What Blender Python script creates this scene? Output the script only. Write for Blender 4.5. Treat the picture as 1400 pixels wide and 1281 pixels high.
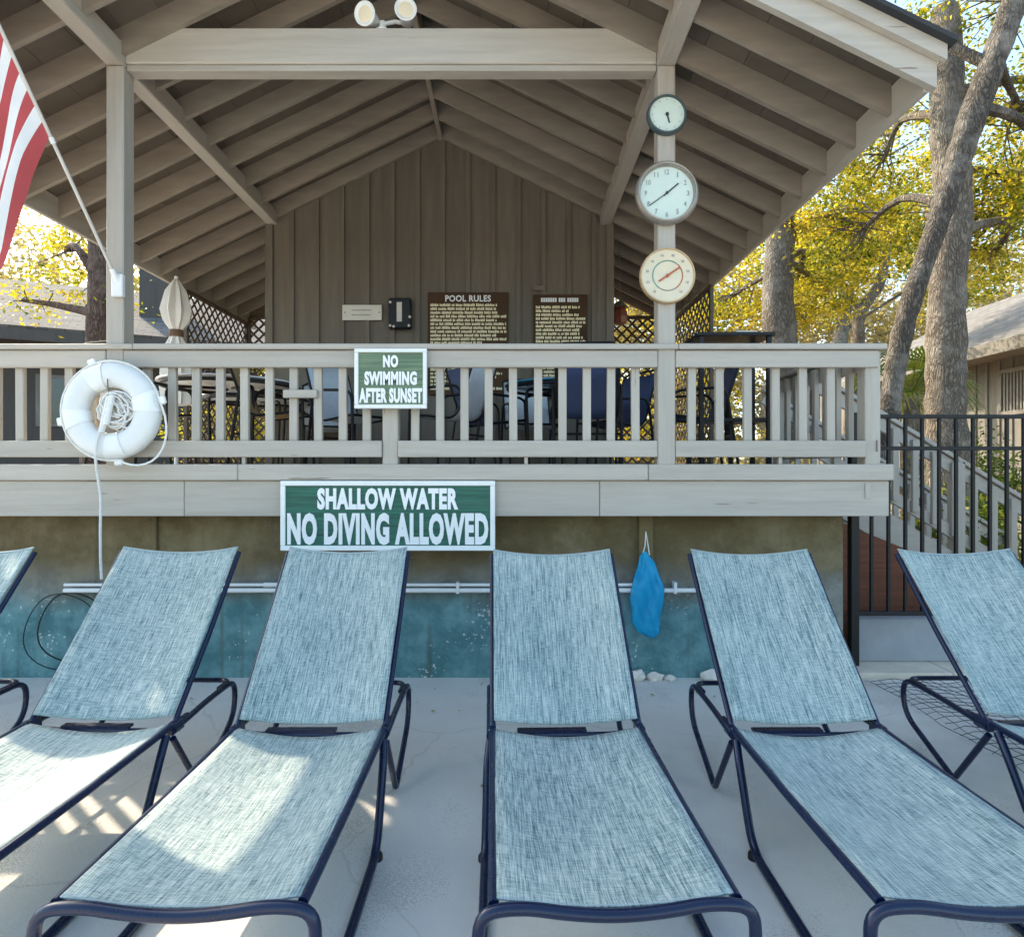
import bpy, bmesh, math, random
import numpy as np
from mathutils import Vector, Matrix

for o in list(bpy.data.objects):
    bpy.data.objects.remove(o)
scene = bpy.context.scene
RND = random.Random(11)
NPR = np.random.default_rng(5)
rad = math.radians

# ------------------------------------------------------------------ camera
cam_d = bpy.data.cameras.new('camera')
cam = bpy.data.objects.new('camera', cam_d)
scene.collection.objects.link(cam)
cam.location = (0, 0, 1.56)
cam.rotation_euler = (rad(90), 0, 0)
cam_d.sensor_fit = 'HORIZONTAL'
cam_d.sensor_width = 36
cam_d.lens = 21.86
cam_d.clip_start = 0.05
cam_d.clip_end = 600
scene.camera = cam

# ------------------------------------------------------------------ sky and sun
SUN = Vector((-.94, .81, 1.0)).normalized()
world = bpy.data.worlds.new('World')
scene.world = world
world.use_nodes = True
wn = world.node_tree.nodes
sky = wn.new('ShaderNodeTexSky')
sky.sky_type = 'NISHITA'
sky.sun_disc = False
sky.sun_elevation = math.asin(SUN.z)
sky.sun_rotation = math.atan2(SUN.x, SUN.y)
sky.air_density = 1.0
sky.dust_density = 2.6
sky.ozone_density = 0.7
bg = wn['Background']
bg.inputs['Strength'].default_value = 0.15
tint = wn.new('ShaderNodeMix'); tint.data_type = 'RGBA'; tint.blend_type = 'MULTIPLY'
tint.inputs['Factor'].default_value = 1.0
tint.inputs[7].default_value = (0.95, 1.03, 0.975, 1)      # even white balance of the whole sky
world.node_tree.links.new(sky.outputs[0], tint.inputs[6])
world.node_tree.links.new(tint.outputs[2], bg.inputs['Color'])

sun_d = bpy.data.lights.new('sun', 'SUN')
sun_d.energy = 2.0
sun_d.angle = rad(0.6)
sun_d.color = (1.0, 0.84, 0.63)
sun = bpy.data.objects.new('sun', sun_d)
scene.collection.objects.link(sun)
sun.location = (-10, 10, 12)
sun.rotation_euler = SUN.to_track_quat('Z', 'Y').to_euler()

vs = scene.view_settings
vs.view_transform = 'Standard'
vs.look = 'None'
vs.gamma = 1.0
vs.use_curve_mapping = False
vs.exposure = 1.95
try:
    scene.cycles.max_bounces = 8
    scene.cycles.diffuse_bounces = 5
    scene.cycles.transparent_max_bounces = 8
    scene.cycles.use_denoising = True
except Exception:
    pass

# ------------------------------------------------------------------ mesh helpers
class MB:
    """Collects shapes; build() links them as one mesh object."""
    def __init__(self):
        self.v = []; self.f = []; self.mi = []

    def add(self, verts, faces, mi=0):
        n = len(self.v)
        self.v += [tuple(p) for p in verts]
        self.f += [tuple(i + n for i in f) for f in faces]
        self.mi += [mi] * len(faces)
        return self

    def obox(self, M, hx, hy, hz, b=0.0, mi=0):
        if b <= 0:
            vs_ = [M @ Vector((sx * hx, sy * hy, sz * hz)) for sx in (-1, 1) for sy in (-1, 1) for sz in (-1, 1)]
            fs = [(0, 1, 3, 2), (4, 6, 7, 5), (0, 4, 5, 1), (2, 3, 7, 6), (0, 2, 6, 4), (1, 5, 7, 3)]
            return self.add(vs_, fs, mi)
        b = min(b, hx * .45, hy * .45, hz * .45)
        vs_ = []; idx = {}
        for sx in (-1, 1):
            for sy in (-1, 1):
                for sz in (-1, 1):
                    for a in range(3):
                        p = [sx * (hx - b), sy * (hy - b), sz * (hz - b)]
                        p[a] = (sx * hx, sy * hy, sz * hz)[a]
                        idx[(sx, sy, sz, a)] = len(vs_)
                        vs_.append(M @ Vector(p))
        fs = []
        for a in range(3):
            for s in (-1, 1):
                o1, o2 = [k for k in range(3) if k != a]
                q = []
                for (p1, p2) in ((-1, -1), (1, -1), (1, 1), (-1, 1)):
                    c = [0, 0, 0]; c[a] = s; c[o1] = p1; c[o2] = p2
                    q.append(idx[(c[0], c[1], c[2], a)])
                fs.append(tuple(q))
        for a in range(3):
            o1, o2 = [k for k in range(3) if k != a]
            for s1 in (-1, 1):
                for s2 in (-1, 1):
                    c0 = [0, 0, 0]; c0[a] = -1; c0[o1] = s1; c0[o2] = s2
                    c1 = list(c0); c1[a] = 1
                    fs.append((idx[(*c0, o1)], idx[(*c1, o1)], idx[(*c1, o2)], idx[(*c0, o2)]))
        for sx in (-1, 1):
            for sy in (-1, 1):
                for sz in (-1, 1):
                    fs.append(tuple(idx[(sx, sy, sz, a)] for a in range(3)))
        return self.add(vs_, fs, mi)

    def box(self, x0, x1, y0, y1, z0, z1, b=0.0, mi=0):
        M = Matrix.Translation(((x0 + x1) / 2, (y0 + y1) / 2, (z0 + z1) / 2))
        return self.obox(M, abs(x1 - x0) / 2, abs(y1 - y0) / 2, abs(z1 - z0) / 2, b, mi)

    def bar(self, p0, p1, w, h, up=(0, 0, 1), b=0.0, mi=0):
        """box from p0 to p1: w across, h along 'up'."""
        p0 = Vector(p0); p1 = Vector(p1); d = p1 - p0
        y = d.normalized(); x = y.cross(Vector(up)).normalized(); z = x.cross(y)
        M = Matrix((x, y, z)).transposed().to_4x4()
        M.translation = (p0 + p1) / 2
        return self.obox(M, w / 2, d.length / 2, h / 2, b, mi)

    def tube(self, pts, r, n=8, closed=False, mi=0, caps=True):
        P = [Vector(p) for p in pts]; m = len(P)
        rr = r if isinstance(r, (list, tuple)) else [r] * m
        T = []
        for i in range(m):
            if closed:
                t = P[(i + 1) % m] - P[i - 1]
            else:
                t = P[min(i + 1, m - 1)] - P[max(i - 1, 0)]
            T.append(t.normalized() if t.length > 1e-9 else Vector((0, 0, 1)))
        a = Vector((0, 0, 1)) if abs(T[0].z) < .9 else Vector((1, 0, 0))
        N = (a - T[0] * a.dot(T[0])).normalized()
        vs_ = []
        for i in range(m):
            N = (N - T[i] * N.dot(T[i]))
            N = N.normalized() if N.length > 1e-9 else T[i].orthogonal().normalized()
            B = T[i].cross(N)
            for k in range(n):
                an = 2 * math.pi * k / n
                vs_.append(P[i] + (N * math.cos(an) + B * math.sin(an)) * rr[i])
        fs = []
        for i in range(m if closed else m - 1):
            j = (i + 1) % m
            for k in range(n):
                l = (k + 1) % n
                fs.append((i * n + k, i * n + l, j * n + l, j * n + k))
        if not closed and caps:
            fs.append(tuple(range(n))); fs.append(tuple((m - 1) * n + k for k in range(n)))
        return self.add(vs_, fs, mi)

    def lathe(self, prof, n=24, M=Matrix(), mi=0, caps=True):
        vs_ = []; fs = []
        for (r, z) in prof:
            for k in range(n):
                a = 2 * math.pi * k / n
                vs_.append(M @ Vector((r * math.cos(a), r * math.sin(a), z)))
        for i in range(len(prof) - 1):
            for k in range(n):
                l = (k + 1) % n
                fs.append((i * n + k, i * n + l, (i + 1) * n + l, (i + 1) * n + k))
        if caps and prof[0][0] > 1e-6: fs.append(tuple(range(n)))
        if caps and prof[-1][0] > 1e-6: fs.append(tuple((len(prof) - 1) * n + k for k in range(n)))
        return self.add(vs_, fs, mi)

    def prism(self, poly, y0, y1, mi=0):
        """polygon in x,z pushed from y0 to y1."""
        n = len(poly)
        vs_ = [(x, y0, z) for x, z in poly] + [(x, y1, z) for x, z in poly]
        fs = [tuple(range(n)), tuple(range(2 * n - 1, n - 1, -1))]
        for i in range(n):
            j = (i + 1) % n
            fs.append((i, j, n + j, n + i))
        return self.add(vs_, fs, mi)

    def xform(self, M):
        self.v = [tuple(M @ Vector(p)) for p in self.v]
        return self

    def mesh(self, name, mats, smooth=False, center=None, recalc=True):
        me = bpy.data.meshes.new(name)
        v = self.v
        if center is not None:
            v = [(p[0] - center[0], p[1] - center[1], p[2] - center[2]) for p in v]
        me.from_pydata(v, [], self.f)
        if not isinstance(mats, (list, tuple)): mats = [mats]
        for m in mats: me.materials.append(m)
        if len(mats) > 1:
            me.polygons.foreach_set('material_index', self.mi)
        if recalc:
            bm = bmesh.new(); bm.from_mesh(me)
            bmesh.ops.recalc_face_normals(bm, faces=bm.faces)
            bm.to_mesh(me); bm.free()
        if smooth:
            me.polygons.foreach_set('use_smooth', [True] * len(me.polygons))
            me.set_sharp_from_angle(angle=rad(38))
        me.update()
        return me

    def build(self, name, mats, parent=None, smooth=False, keep=False, recalc=True):
        """shapes are given in world coordinates; the origin is put at the middle of the box round them
        (keep=True: coordinates are local to the parent and stay so)."""
        if keep:
            c = (0, 0, 0)
        else:
            a = np.array(self.v); c = tuple(((a.min(0) + a.max(0)) / 2).tolist())
        me = self.mesh(name, mats, smooth, c, recalc)
        o = bpy.data.objects.new(name, me)
        scene.collection.objects.link(o)
        o.location = c
        if parent is not None:
            o.parent = parent
            if not keep:
                o.location = Vector(c) - wloc(parent)
        return o


def wloc(o):
    p = Vector(o.location)
    while o.parent is not None:
        o = o.parent; p += Vector(o.location)
    return p


def tag(o, label=None, cat=None, group=None, kind=None):
    if label: o['label'] = label
    if cat: o['category'] = cat
    if group: o['group'] = group
    if kind: o['kind'] = kind
    return o


def empty(name, loc=(0, 0, 0), label=None, cat=None, group=None):
    o = bpy.data.objects.new(name, None)
    o.empty_display_size = .1
    scene.collection.objects.link(o)
    o.location = loc
    return tag(o, label, cat, group)


def copy_tree(o, parent=None):
    c = o.copy(); scene.collection.objects.link(c); c.parent = parent
    for ch in list(o.children):
        copy_tree(ch, c)
    return c


def dup(o, loc, parent=None):
    """another piece with the same mesh; loc in world coordinates"""
    c = o.copy(); scene.collection.objects.link(c)
    c.parent = parent if parent is not None else o.parent
    c.location = Vector(loc) - (wloc(c.parent) if c.parent else Vector())
    return c


def fillet(pts, r, seg=5, closed=False):
    P = [Vector(p) for p in pts]; out = []; n = len(P)
    rs = r if isinstance(r, (list, tuple)) else [r] * n
    for i in range(n):
        if not closed and i in (0, n - 1):
            out.append(P[i]); continue
        a = P[i - 1]; b = P[i]; c = P[(i + 1) % n]
        d0 = (a - b); d1 = (c - b)
        k = min(rs[i], d0.length * .48, d1.length * .48)
        p0 = b + d0.normalized() * k; p1 = b + d1.normalized() * k
        for s in range(seg + 1):
            t = s / seg
            out.append(p0 * (1 - t) ** 2 + b * 2 * t * (1 - t) + p1 * t * t)
    return out


def text_mesh(s, w, h, depth, bold=0.0):
    """lettering as MB in x (right), z (up), standing on y=0 towards -y, fitted to w x h, centred on 0,0"""
    cu = bpy.data.curves.new('lettering', 'FONT')
    cu.body = s; cu.size = 1; cu.extrude = .1; cu.offset = bold; cu.resolution_u = 3
    cu.align_x = 'CENTER'; cu.space_character = 1.04 + bold * 1.2
    o = bpy.data.objects.new('lettering', cu)
    scene.collection.objects.link(o)
    dg = bpy.context.evaluated_depsgraph_get()
    me = bpy.data.meshes.new_from_object(o.evaluated_get(dg))
    a = np.array([tuple(v.co) for v in me.vertices])
    lo = a.min(0); hi = a.max(0)
    m = MB()
    vs_ = [((p[0] - (lo[0] + hi[0]) / 2) / (hi[0] - lo[0]) * w,
            -(p[2] - lo[2]) / (hi[2] - lo[2]) * depth,
            (p[1] - (lo[1] + hi[1]) / 2) / (hi[1] - lo[1]) * h) for p in a]
    m.add(vs_, [tuple(p.vertices) for p in me.polygons])
    bpy.data.objects.remove(o); bpy.data.curves.remove(cu); bpy.data.meshes.remove(me)
    return m


# ------------------------------------------------------------------ materials
def nodes_of(name):
    m = bpy.data.materials.new(name); m.use_nodes = True
    nt = m.node_tree
    return m, nt, nt.nodes, nt.links, nt.nodes['Principled BSDF']


def surf(name, col, rough=.6, var=.12, scale=6, stretch=(1, 1, 1), bump=.15, bscale=60, dirt=0.0, dirt_col=(.1, .08, .06),
         metal=0.0, coat=0.0, spec=.5, objvar=.06, bdist=.004, coord='Object', fleck=None, fscale=34, fthr=.385, crack=0.0):
    m, nt, N, L, B = nodes_of(name)
    tc = N.new('ShaderNodeTexCoord'); mp = N.new('ShaderNodeMapping')
    L.new(tc.outputs[coord], mp.inputs['Vector'])
    mp.inputs['Scale'].default_value = stretch
    oi = N.new('ShaderNodeObjectInfo')
    off = N.new('ShaderNodeVectorMath'); off.operation = 'ADD'
    L.new(mp.outputs[0], off.inputs[0])
    sc_ = N.new('ShaderNodeVectorMath'); sc_.operation = 'SCALE'; sc_.inputs['Scale'].default_value = 13.7
    cmb = N.new('ShaderNodeCombineXYZ')
    for k in range(3): L.new(oi.outputs['Random'], cmb.inputs[k])
    L.new(cmb.outputs[0], sc_.inputs[0]); L.new(sc_.outputs[0], off.inputs[1])
    n1 = N.new('ShaderNodeTexNoise'); n1.inputs['Scale'].default_value = scale; n1.inputs['Detail'].default_value = 6
    n1.inputs['Roughness'].default_value = .62
    L.new(off.outputs[0], n1.inputs['Vector'])
    cr = N.new('ShaderNodeValToRGB')
    cr.color_ramp.elements[0].position = .3; cr.color_ramp.elements[1].position = .72
    cr.color_ramp.elements[0].color = (*[c * (1 - var) for c in col], 1)
    cr.color_ramp.elements[1].color = (*[min(1, c * (1 + var)) for c in col], 1)
    L.new(n1.outputs['Fac'], cr.inputs[0])
    out = cr.outputs[0]
    if dirt > 0:
        n2 = N.new('ShaderNodeTexNoise'); n2.inputs['Scale'].default_value = scale * .35; n2.inputs['Detail'].default_value = 8
        n2.inputs['Roughness'].default_value = .7
        L.new(off.outputs[0], n2.inputs['Vector'])
        r2 = N.new('ShaderNodeValToRGB'); r2.color_ramp.elements[0].position = .5; r2.color_ramp.elements[1].position = .75
        L.new(n2.outputs['Fac'], r2.inputs[0])
        ml = N.new('ShaderNodeMath'); ml.operation = 'MULTIPLY'; ml.inputs[1].default_value = dirt
        L.new(r2.outputs[0], ml.inputs[0])
        mx = N.new('ShaderNodeMix'); mx.data_type = 'RGBA'
        L.new(ml.outputs[0], mx.inputs['Factor']); L.new(out, mx.inputs[6]); mx.inputs[7].default_value = (*dirt_col, 1)
        out = mx.outputs[2]
    if fleck:
        f1 = N.new('ShaderNodeTexNoise'); f1.inputs['Scale'].default_value = fscale; f1.inputs['Detail'].default_value = 3
        f2 = N.new('ShaderNodeTexNoise'); f2.inputs['Scale'].default_value = 2.6; f2.inputs['Detail'].default_value = 2
        L.new(off.outputs[0], f1.inputs['Vector']); L.new(off.outputs[0], f2.inputs['Vector'])
        g = N.new('ShaderNodeMath'); g.operation = 'MULTIPLY'; L.new(f1.outputs['Fac'], g.inputs[0]); L.new(f2.outputs['Fac'], g.inputs[1])
        h = N.new('ShaderNodeValToRGB'); h.color_ramp.elements[0].position = fthr; h.color_ramp.elements[1].position = fthr + .025
        L.new(g.outputs[0], h.inputs[0])
        fx = N.new('ShaderNodeMix'); fx.data_type = 'RGBA'
        L.new(h.outputs[0], fx.inputs['Factor']); L.new(out, fx.inputs[6]); fx.inputs[7].default_value = (*fleck, 1)
        out = fx.outputs[2]
    if crack:
        vo = N.new('ShaderNodeTexVoronoi'); vo.feature = 'DISTANCE_TO_EDGE'; vo.inputs['Scale'].default_value = .55
        wz = N.new('ShaderNodeMix'); wz.data_type = 'RGBA'; wz.inputs['Factor'].default_value = .16
        nw = N.new('ShaderNodeTexNoise'); nw.inputs['Scale'].default_value = 3; nw.inputs['Detail'].default_value = 7
        L.new(off.outputs[0], nw.inputs['Vector']); L.new(off.outputs[0], wz.inputs[6]); L.new(nw.outputs['Color'], wz.inputs[7])
        L.new(wz.outputs[2], vo.inputs['Vector'])
        ck = N.new('ShaderNodeValToRGB'); ck.color_ramp.elements[0].position = 0.0; ck.color_ramp.elements[1].position = .0035
        ck.color_ramp.elements[0].color = (crack, crack, crack, 1); ck.color_ramp.elements[1].color = (0, 0, 0, 1)
        L.new(vo.outputs['Distance'], ck.inputs[0])
        cx_ = N.new('ShaderNodeMix'); cx_.data_type = 'RGBA'
        L.new(ck.outputs[0], cx_.inputs['Factor']); L.new(out, cx_.inputs[6]); cx_.inputs[7].default_value = (*dirt_col, 1)
        out = cx_.outputs[2]
    if objvar > 0:
        hs = N.new('ShaderNodeHueSaturation')
        mr = N.new('ShaderNodeMapRange'); mr.inputs['To Min'].default_value = 1 - objvar; mr.inputs['To Max'].default_value = 1 + objvar
        L.new(oi.outputs['Random'], mr.inputs['Value']); L.new(mr.outputs[0], hs.inputs['Value'])
        L.new(out, hs.inputs['Color']); out = hs.outputs[0]
    L.new(out, B.inputs['Base Color'])
    B.inputs['Roughness'].default_value = rough
    B.inputs['Metallic'].default_value = metal
    B.inputs['Specular IOR Level'].default_value = spec
    if coat: B.inputs['Coat Weight'].default_value = coat; B.inputs['Coat Roughness'].default_value = .15
    if bump > 0:
        n3 = N.new('ShaderNodeTexNoise'); n3.inputs['Scale'].default_value = bscale; n3.inputs['Detail'].default_value = 4
        L.new(off.outputs[0], n3.inputs['Vector'])
        bp = N.new('ShaderNodeBump'); bp.inputs['Strength'].default_value = bump; bp.inputs['Distance'].default_value = bdist
        L.new(n3.outputs['Fac'], bp.inputs['Height']); L.new(bp.outputs[0], B.inputs['Normal'])
        rr = N.new('ShaderNodeMapRange'); rr.inputs['To Min'].default_value = max(.05, rough - .1); rr.inputs['To Max'].default_value = min(1, rough + .12)
        L.new(n1.outputs['Fac'], rr.inputs['Value']); L.new(rr.outputs[0], B.inputs['Roughness'])
    return m


def sling_mat(name):
    """woven sling: long pale threads with darker ones between, from the UV map (in metres)"""
    m, nt, N, L, B = nodes_of(name)
    uv = N.new('ShaderNodeUVMap'); uv.uv_map = 'UVMap'
    oi = N.new('ShaderNodeObjectInfo')
    def tex(sx, sy, detail, seedmul):
        mp = N.new('ShaderNodeMapping'); mp.inputs['Scale'].default_value = (sx, sy, 1)
        L.new(uv.outputs[0], mp.inputs['Vector'])
        ad = N.new('ShaderNodeVectorMath'); ad.operation = 'ADD'; L.new(mp.outputs[0], ad.inputs[0])
        c = N.new('ShaderNodeCombineXYZ'); ml = N.new('ShaderNodeMath'); ml.operation = 'MULTIPLY'; ml.inputs[1].default_value = seedmul
        L.new(oi.outputs['Random'], ml.inputs[0]); L.new(ml.outputs[0], c.inputs[2]); L.new(c.outputs[0], ad.inputs[1])
        n = N.new('ShaderNodeTexNoise'); n.inputs['Scale'].default_value = 1; n.inputs['Detail'].default_value = detail
        L.new(ad.outputs[0], n.inputs['Vector'])
        return n
    a = tex(430, 14, 2, 37); b = tex(30, 380, 1, 53); c = tex(140, 4, 3, 91); d = tex(3, 2.5, 3, 17)
    def math2(op, x, y):
        k = N.new('ShaderNodeMath'); k.operation = op
        for i, q in enumerate((x, y)):
            if isinstance(q, (int, float)): k.inputs[i].default_value = q
            else: L.new(q, k.inputs[i])
        return k.outputs[0]
    s = math2('ADD', math2('MULTIPLY', a.outputs['Fac'], .52), math2('MULTIPLY', c.outputs['Fac'], .24))
    s = math2('ADD', s, math2('MULTIPLY', b.outputs['Fac'], .28))
    s = math2('ADD', s, math2('MULTIPLY', math2('SUBTRACT', d.outputs['Fac'], .5), .10))
    cr = N.new('ShaderNodeValToRGB')
    e = cr.color_ramp.elements
    e[0].position = .37; e[0].color = (.065, .105, .11, 1)
    e[1].position = .66; e[1].color = (.62, .645, .585, 1)
    k = e.new(.455); k.color = (.18, .26, .262, 1)
    k = e.new(.52); k.color = (.325, .405, .39, 1)
    L.new(s, cr.inputs[0])
    L.new(cr.outputs[0], B.inputs['Base Color'])
    B.inputs['Roughness'].default_value = .62
    B.inputs['Specular IOR Level'].default_value = .35
    B.inputs['Sheen Weight'].default_value = .05
    bp = N.new('ShaderNodeBump'); bp.inputs['Strength'].default_value = .25; bp.inputs['Distance'].default_value = .002
    L.new(s, bp.inputs['Height']); L.new(bp.outputs[0], B.inputs['Normal'])
    tr = N.new('ShaderNodeBsdfTranslucent'); L.new(cr.outputs[0], tr.inputs['Color'])
    mx = N.new('ShaderNodeMixShader'); mx.inputs[0].default_value = .14
    L.new(B.outputs[0], mx.inputs[1]); L.new(tr.outputs[0], mx.inputs[2])
    L.new(mx.outputs[0], N['Material Output'].inputs['Surface'])
    return m


def leaf_mat(name, cols, transl=.45):
    m, nt, N, L, B = nodes_of(name)
    at = N.new('ShaderNodeAttribute'); at.attribute_name = 'rnd'
    cr = N.new('ShaderNodeValToRGB'); e = cr.color_ramp.elements
    e[0].position = 0; e[0].color = (*cols[0], 1); e[1].position = 1; e[1].color = (*cols[-1], 1)
    for i, c in enumerate(cols[1:-1]):
        k = e.new((i + 1) / (len(cols) - 1)); k.color = (*c, 1)
    L.new(at.outputs['Fac'], cr.inputs[0])
    L.new(cr.outputs[0], B.inputs['Base Color'])
    B.inputs['Roughness'].default_value = .45; B.inputs['Specular IOR Level'].default_value = .4
    tr = N.new('ShaderNodeBsdfTranslucent')
    br = N.new('ShaderNodeMix'); br.data_type = 'RGBA'; br.blend_type = 'MULTIPLY'; br.inputs['Factor'].default_value = 1
    L.new(cr.outputs[0], br.inputs[6]); br.inputs[7].default_value = (1.5, 1.38, .6, 1)
    L.new(br.outputs[2], tr.inputs['Color'])
    mx = N.new('ShaderNodeMixShader'); mx.inputs[0].default_value = transl
    L.new(B.outputs[0], mx.inputs[1]); L.new(tr.outputs[0], mx.inputs[2])
    L.new(mx.outputs[0], N['Material Output'].inputs['Surface'])
    return m


def bark_mat(name, dark, light, patch):
    m, nt, N, L, B = nodes_of(name)
    tc = N.new('ShaderNodeTexCoord'); mp = N.new('ShaderNodeMapping'); mp.inputs['Scale'].default_value = (1, 1, .28)
    L.new(tc.outputs['Object'], mp.inputs['Vector'])
    v = N.new('ShaderNodeTexVoronoi'); v.feature = 'DISTANCE_TO_EDGE'; v.inputs['Scale'].default_value = 30
    nz = N.new('ShaderNodeTexNoise'); nz.inputs['Scale'].default_value = 7; nz.inputs['Detail'].default_value = 6
    L.new(mp.outputs[0], nz.inputs['Vector'])
    ad = N.new('ShaderNodeMix'); ad.data_type = 'RGBA'; ad.inputs['Factor'].default_value = .25
    L.new(mp.outputs[0], ad.inputs[6]); L.new(nz.outputs['Color'], ad.inputs[7]); L.new(ad.outputs[2], v.inputs['Vector'])
    n2 = N.new('ShaderNodeTexNoise'); n2.inputs['Scale'].default_value = 2.3; n2.inputs['Detail'].default_value = 8; n2.inputs['Roughness'].default_value = .7
    L.new(tc.outputs['Object'], n2.inputs['Vector'])
    r1 = N.new('ShaderNodeValToRGB'); r1.color_ramp.elements[0].position = .0; r1.color_ramp.elements[1].position = .30
    r1.color_ramp.elements[0].color = (*dark, 1); r1.color_ramp.elements[1].color = (*light, 1)
    L.new(v.outputs['Distance'], r1.inputs[0])
    r2 = N.new('ShaderNodeValToRGB'); r2.color_ramp.elements[0].position = .48; r2.color_ramp.elements[1].position = .72
    L.new(n2.outputs['Fac'], r2.inputs[0])
    mx = N.new('ShaderNodeMix'); mx.data_type = 'RGBA'
    L.new(r2.outputs[0], mx.inputs['Factor']); L.new(r1.outputs[0], mx.inputs[6]); mx.inputs[7].default_value = (*patch, 1)
    L.new(mx.outputs[2], B.inputs['Base Color'])
    B.inputs['Roughness'].default_value = .9
    bp = N.new('ShaderNodeBump'); bp.inputs['Strength'].default_value = 1.0; bp.inputs['Distance'].default_value = .05
    L.new(v.outputs['Distance'], bp.inputs['Height']); L.new(bp.outputs[0], B.inputs['Normal'])
    return m


def shingle_mat(name, col):
    m, nt, N, L, B = nodes_of(name)
    uv = N.new('ShaderNodeUVMap'); uv.uv_map = 'UVMap'
    bk = N.new('ShaderNodeTexBrick'); bk.inputs['Scale'].default_value = 1
    bk.inputs['Brick Width'].default_value = .30; bk.inputs['Row Height'].default_value = .14
    bk.inputs['Mortar Size'].default_value = .008; bk.inputs['Bias'].default_value = 0
    bk.inputs['Color1'].default_value = (*[c * .75 for c in col], 1); bk.inputs['Color2'].default_value = (*[c * 1.25 for c in col], 1)
    bk.inputs['Mortar'].default_value = (*[c * .35 for c in col], 1)
    L.new(uv.outputs[0], bk.inputs['Vector'])
    L.new(bk.outputs['Color'], B.inputs['Base Color']); B.inputs['Roughness'].default_value = .9
    return m


PAINT = (.43, .385, .325)
M = {}
M['trim_x'] = surf('painted trim grain along x', PAINT, .55, .09, 5, (.35, 5, 5), .25, 30, dirt=.45, dirt_col=(.27, .225, .175), fleck=(.22, .17, .12), fscale=9, fthr=.43)
M['trim_y'] = surf('painted trim grain along y', PAINT, .55, .09, 5, (5, .35, 5), .25, 30, dirt=.38, dirt_col=(.27, .225, .175))
M['trim_z'] = surf('painted trim grain along z', PAINT, .55, .10, 5, (5, 5, .35), .25, 30, dirt=.45, dirt_col=(.27, .225, .175), fleck=(.22, .17, .12), fscale=9, fthr=.43)
SOF = (.265, .222, .175)
M['soffit'] = surf('painted rafter wood', SOF, .6, .15, 4, (.6, 3, 3), .2, 25, dirt=.25, dirt_col=(.2, .16, .12))
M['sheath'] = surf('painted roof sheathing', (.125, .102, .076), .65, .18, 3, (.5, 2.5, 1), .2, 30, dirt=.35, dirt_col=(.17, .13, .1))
M['siding'] = surf('taupe painted siding', (.145, .119, .088), .65, .17, 4, (4, 4, .35), .3, 22, dirt=.25, dirt_col=(.12, .09, .065), objvar=.09)
M['plank'] = surf('grey deck plank', (.38, .36, .33), .7, .2, 5, (.35, 5, 5), .3, 25, dirt=.3)
M['stucco'] = surf('khaki stucco', (.165, .122, .055), .9, .14, 3, (1, 1, 1), .7, 45, dirt=.35, dirt_col=(.085, .062, .028), bdist=.008)
M['stucco_blue'] = surf('blue grey stucco', (.085, .19, .225), .7, .2, 4, (1, 1, 1), .9, 38, dirt=.3, dirt_col=(.05, .12, .135), bdist=.012, fleck=(.62, .62, .58))
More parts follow.
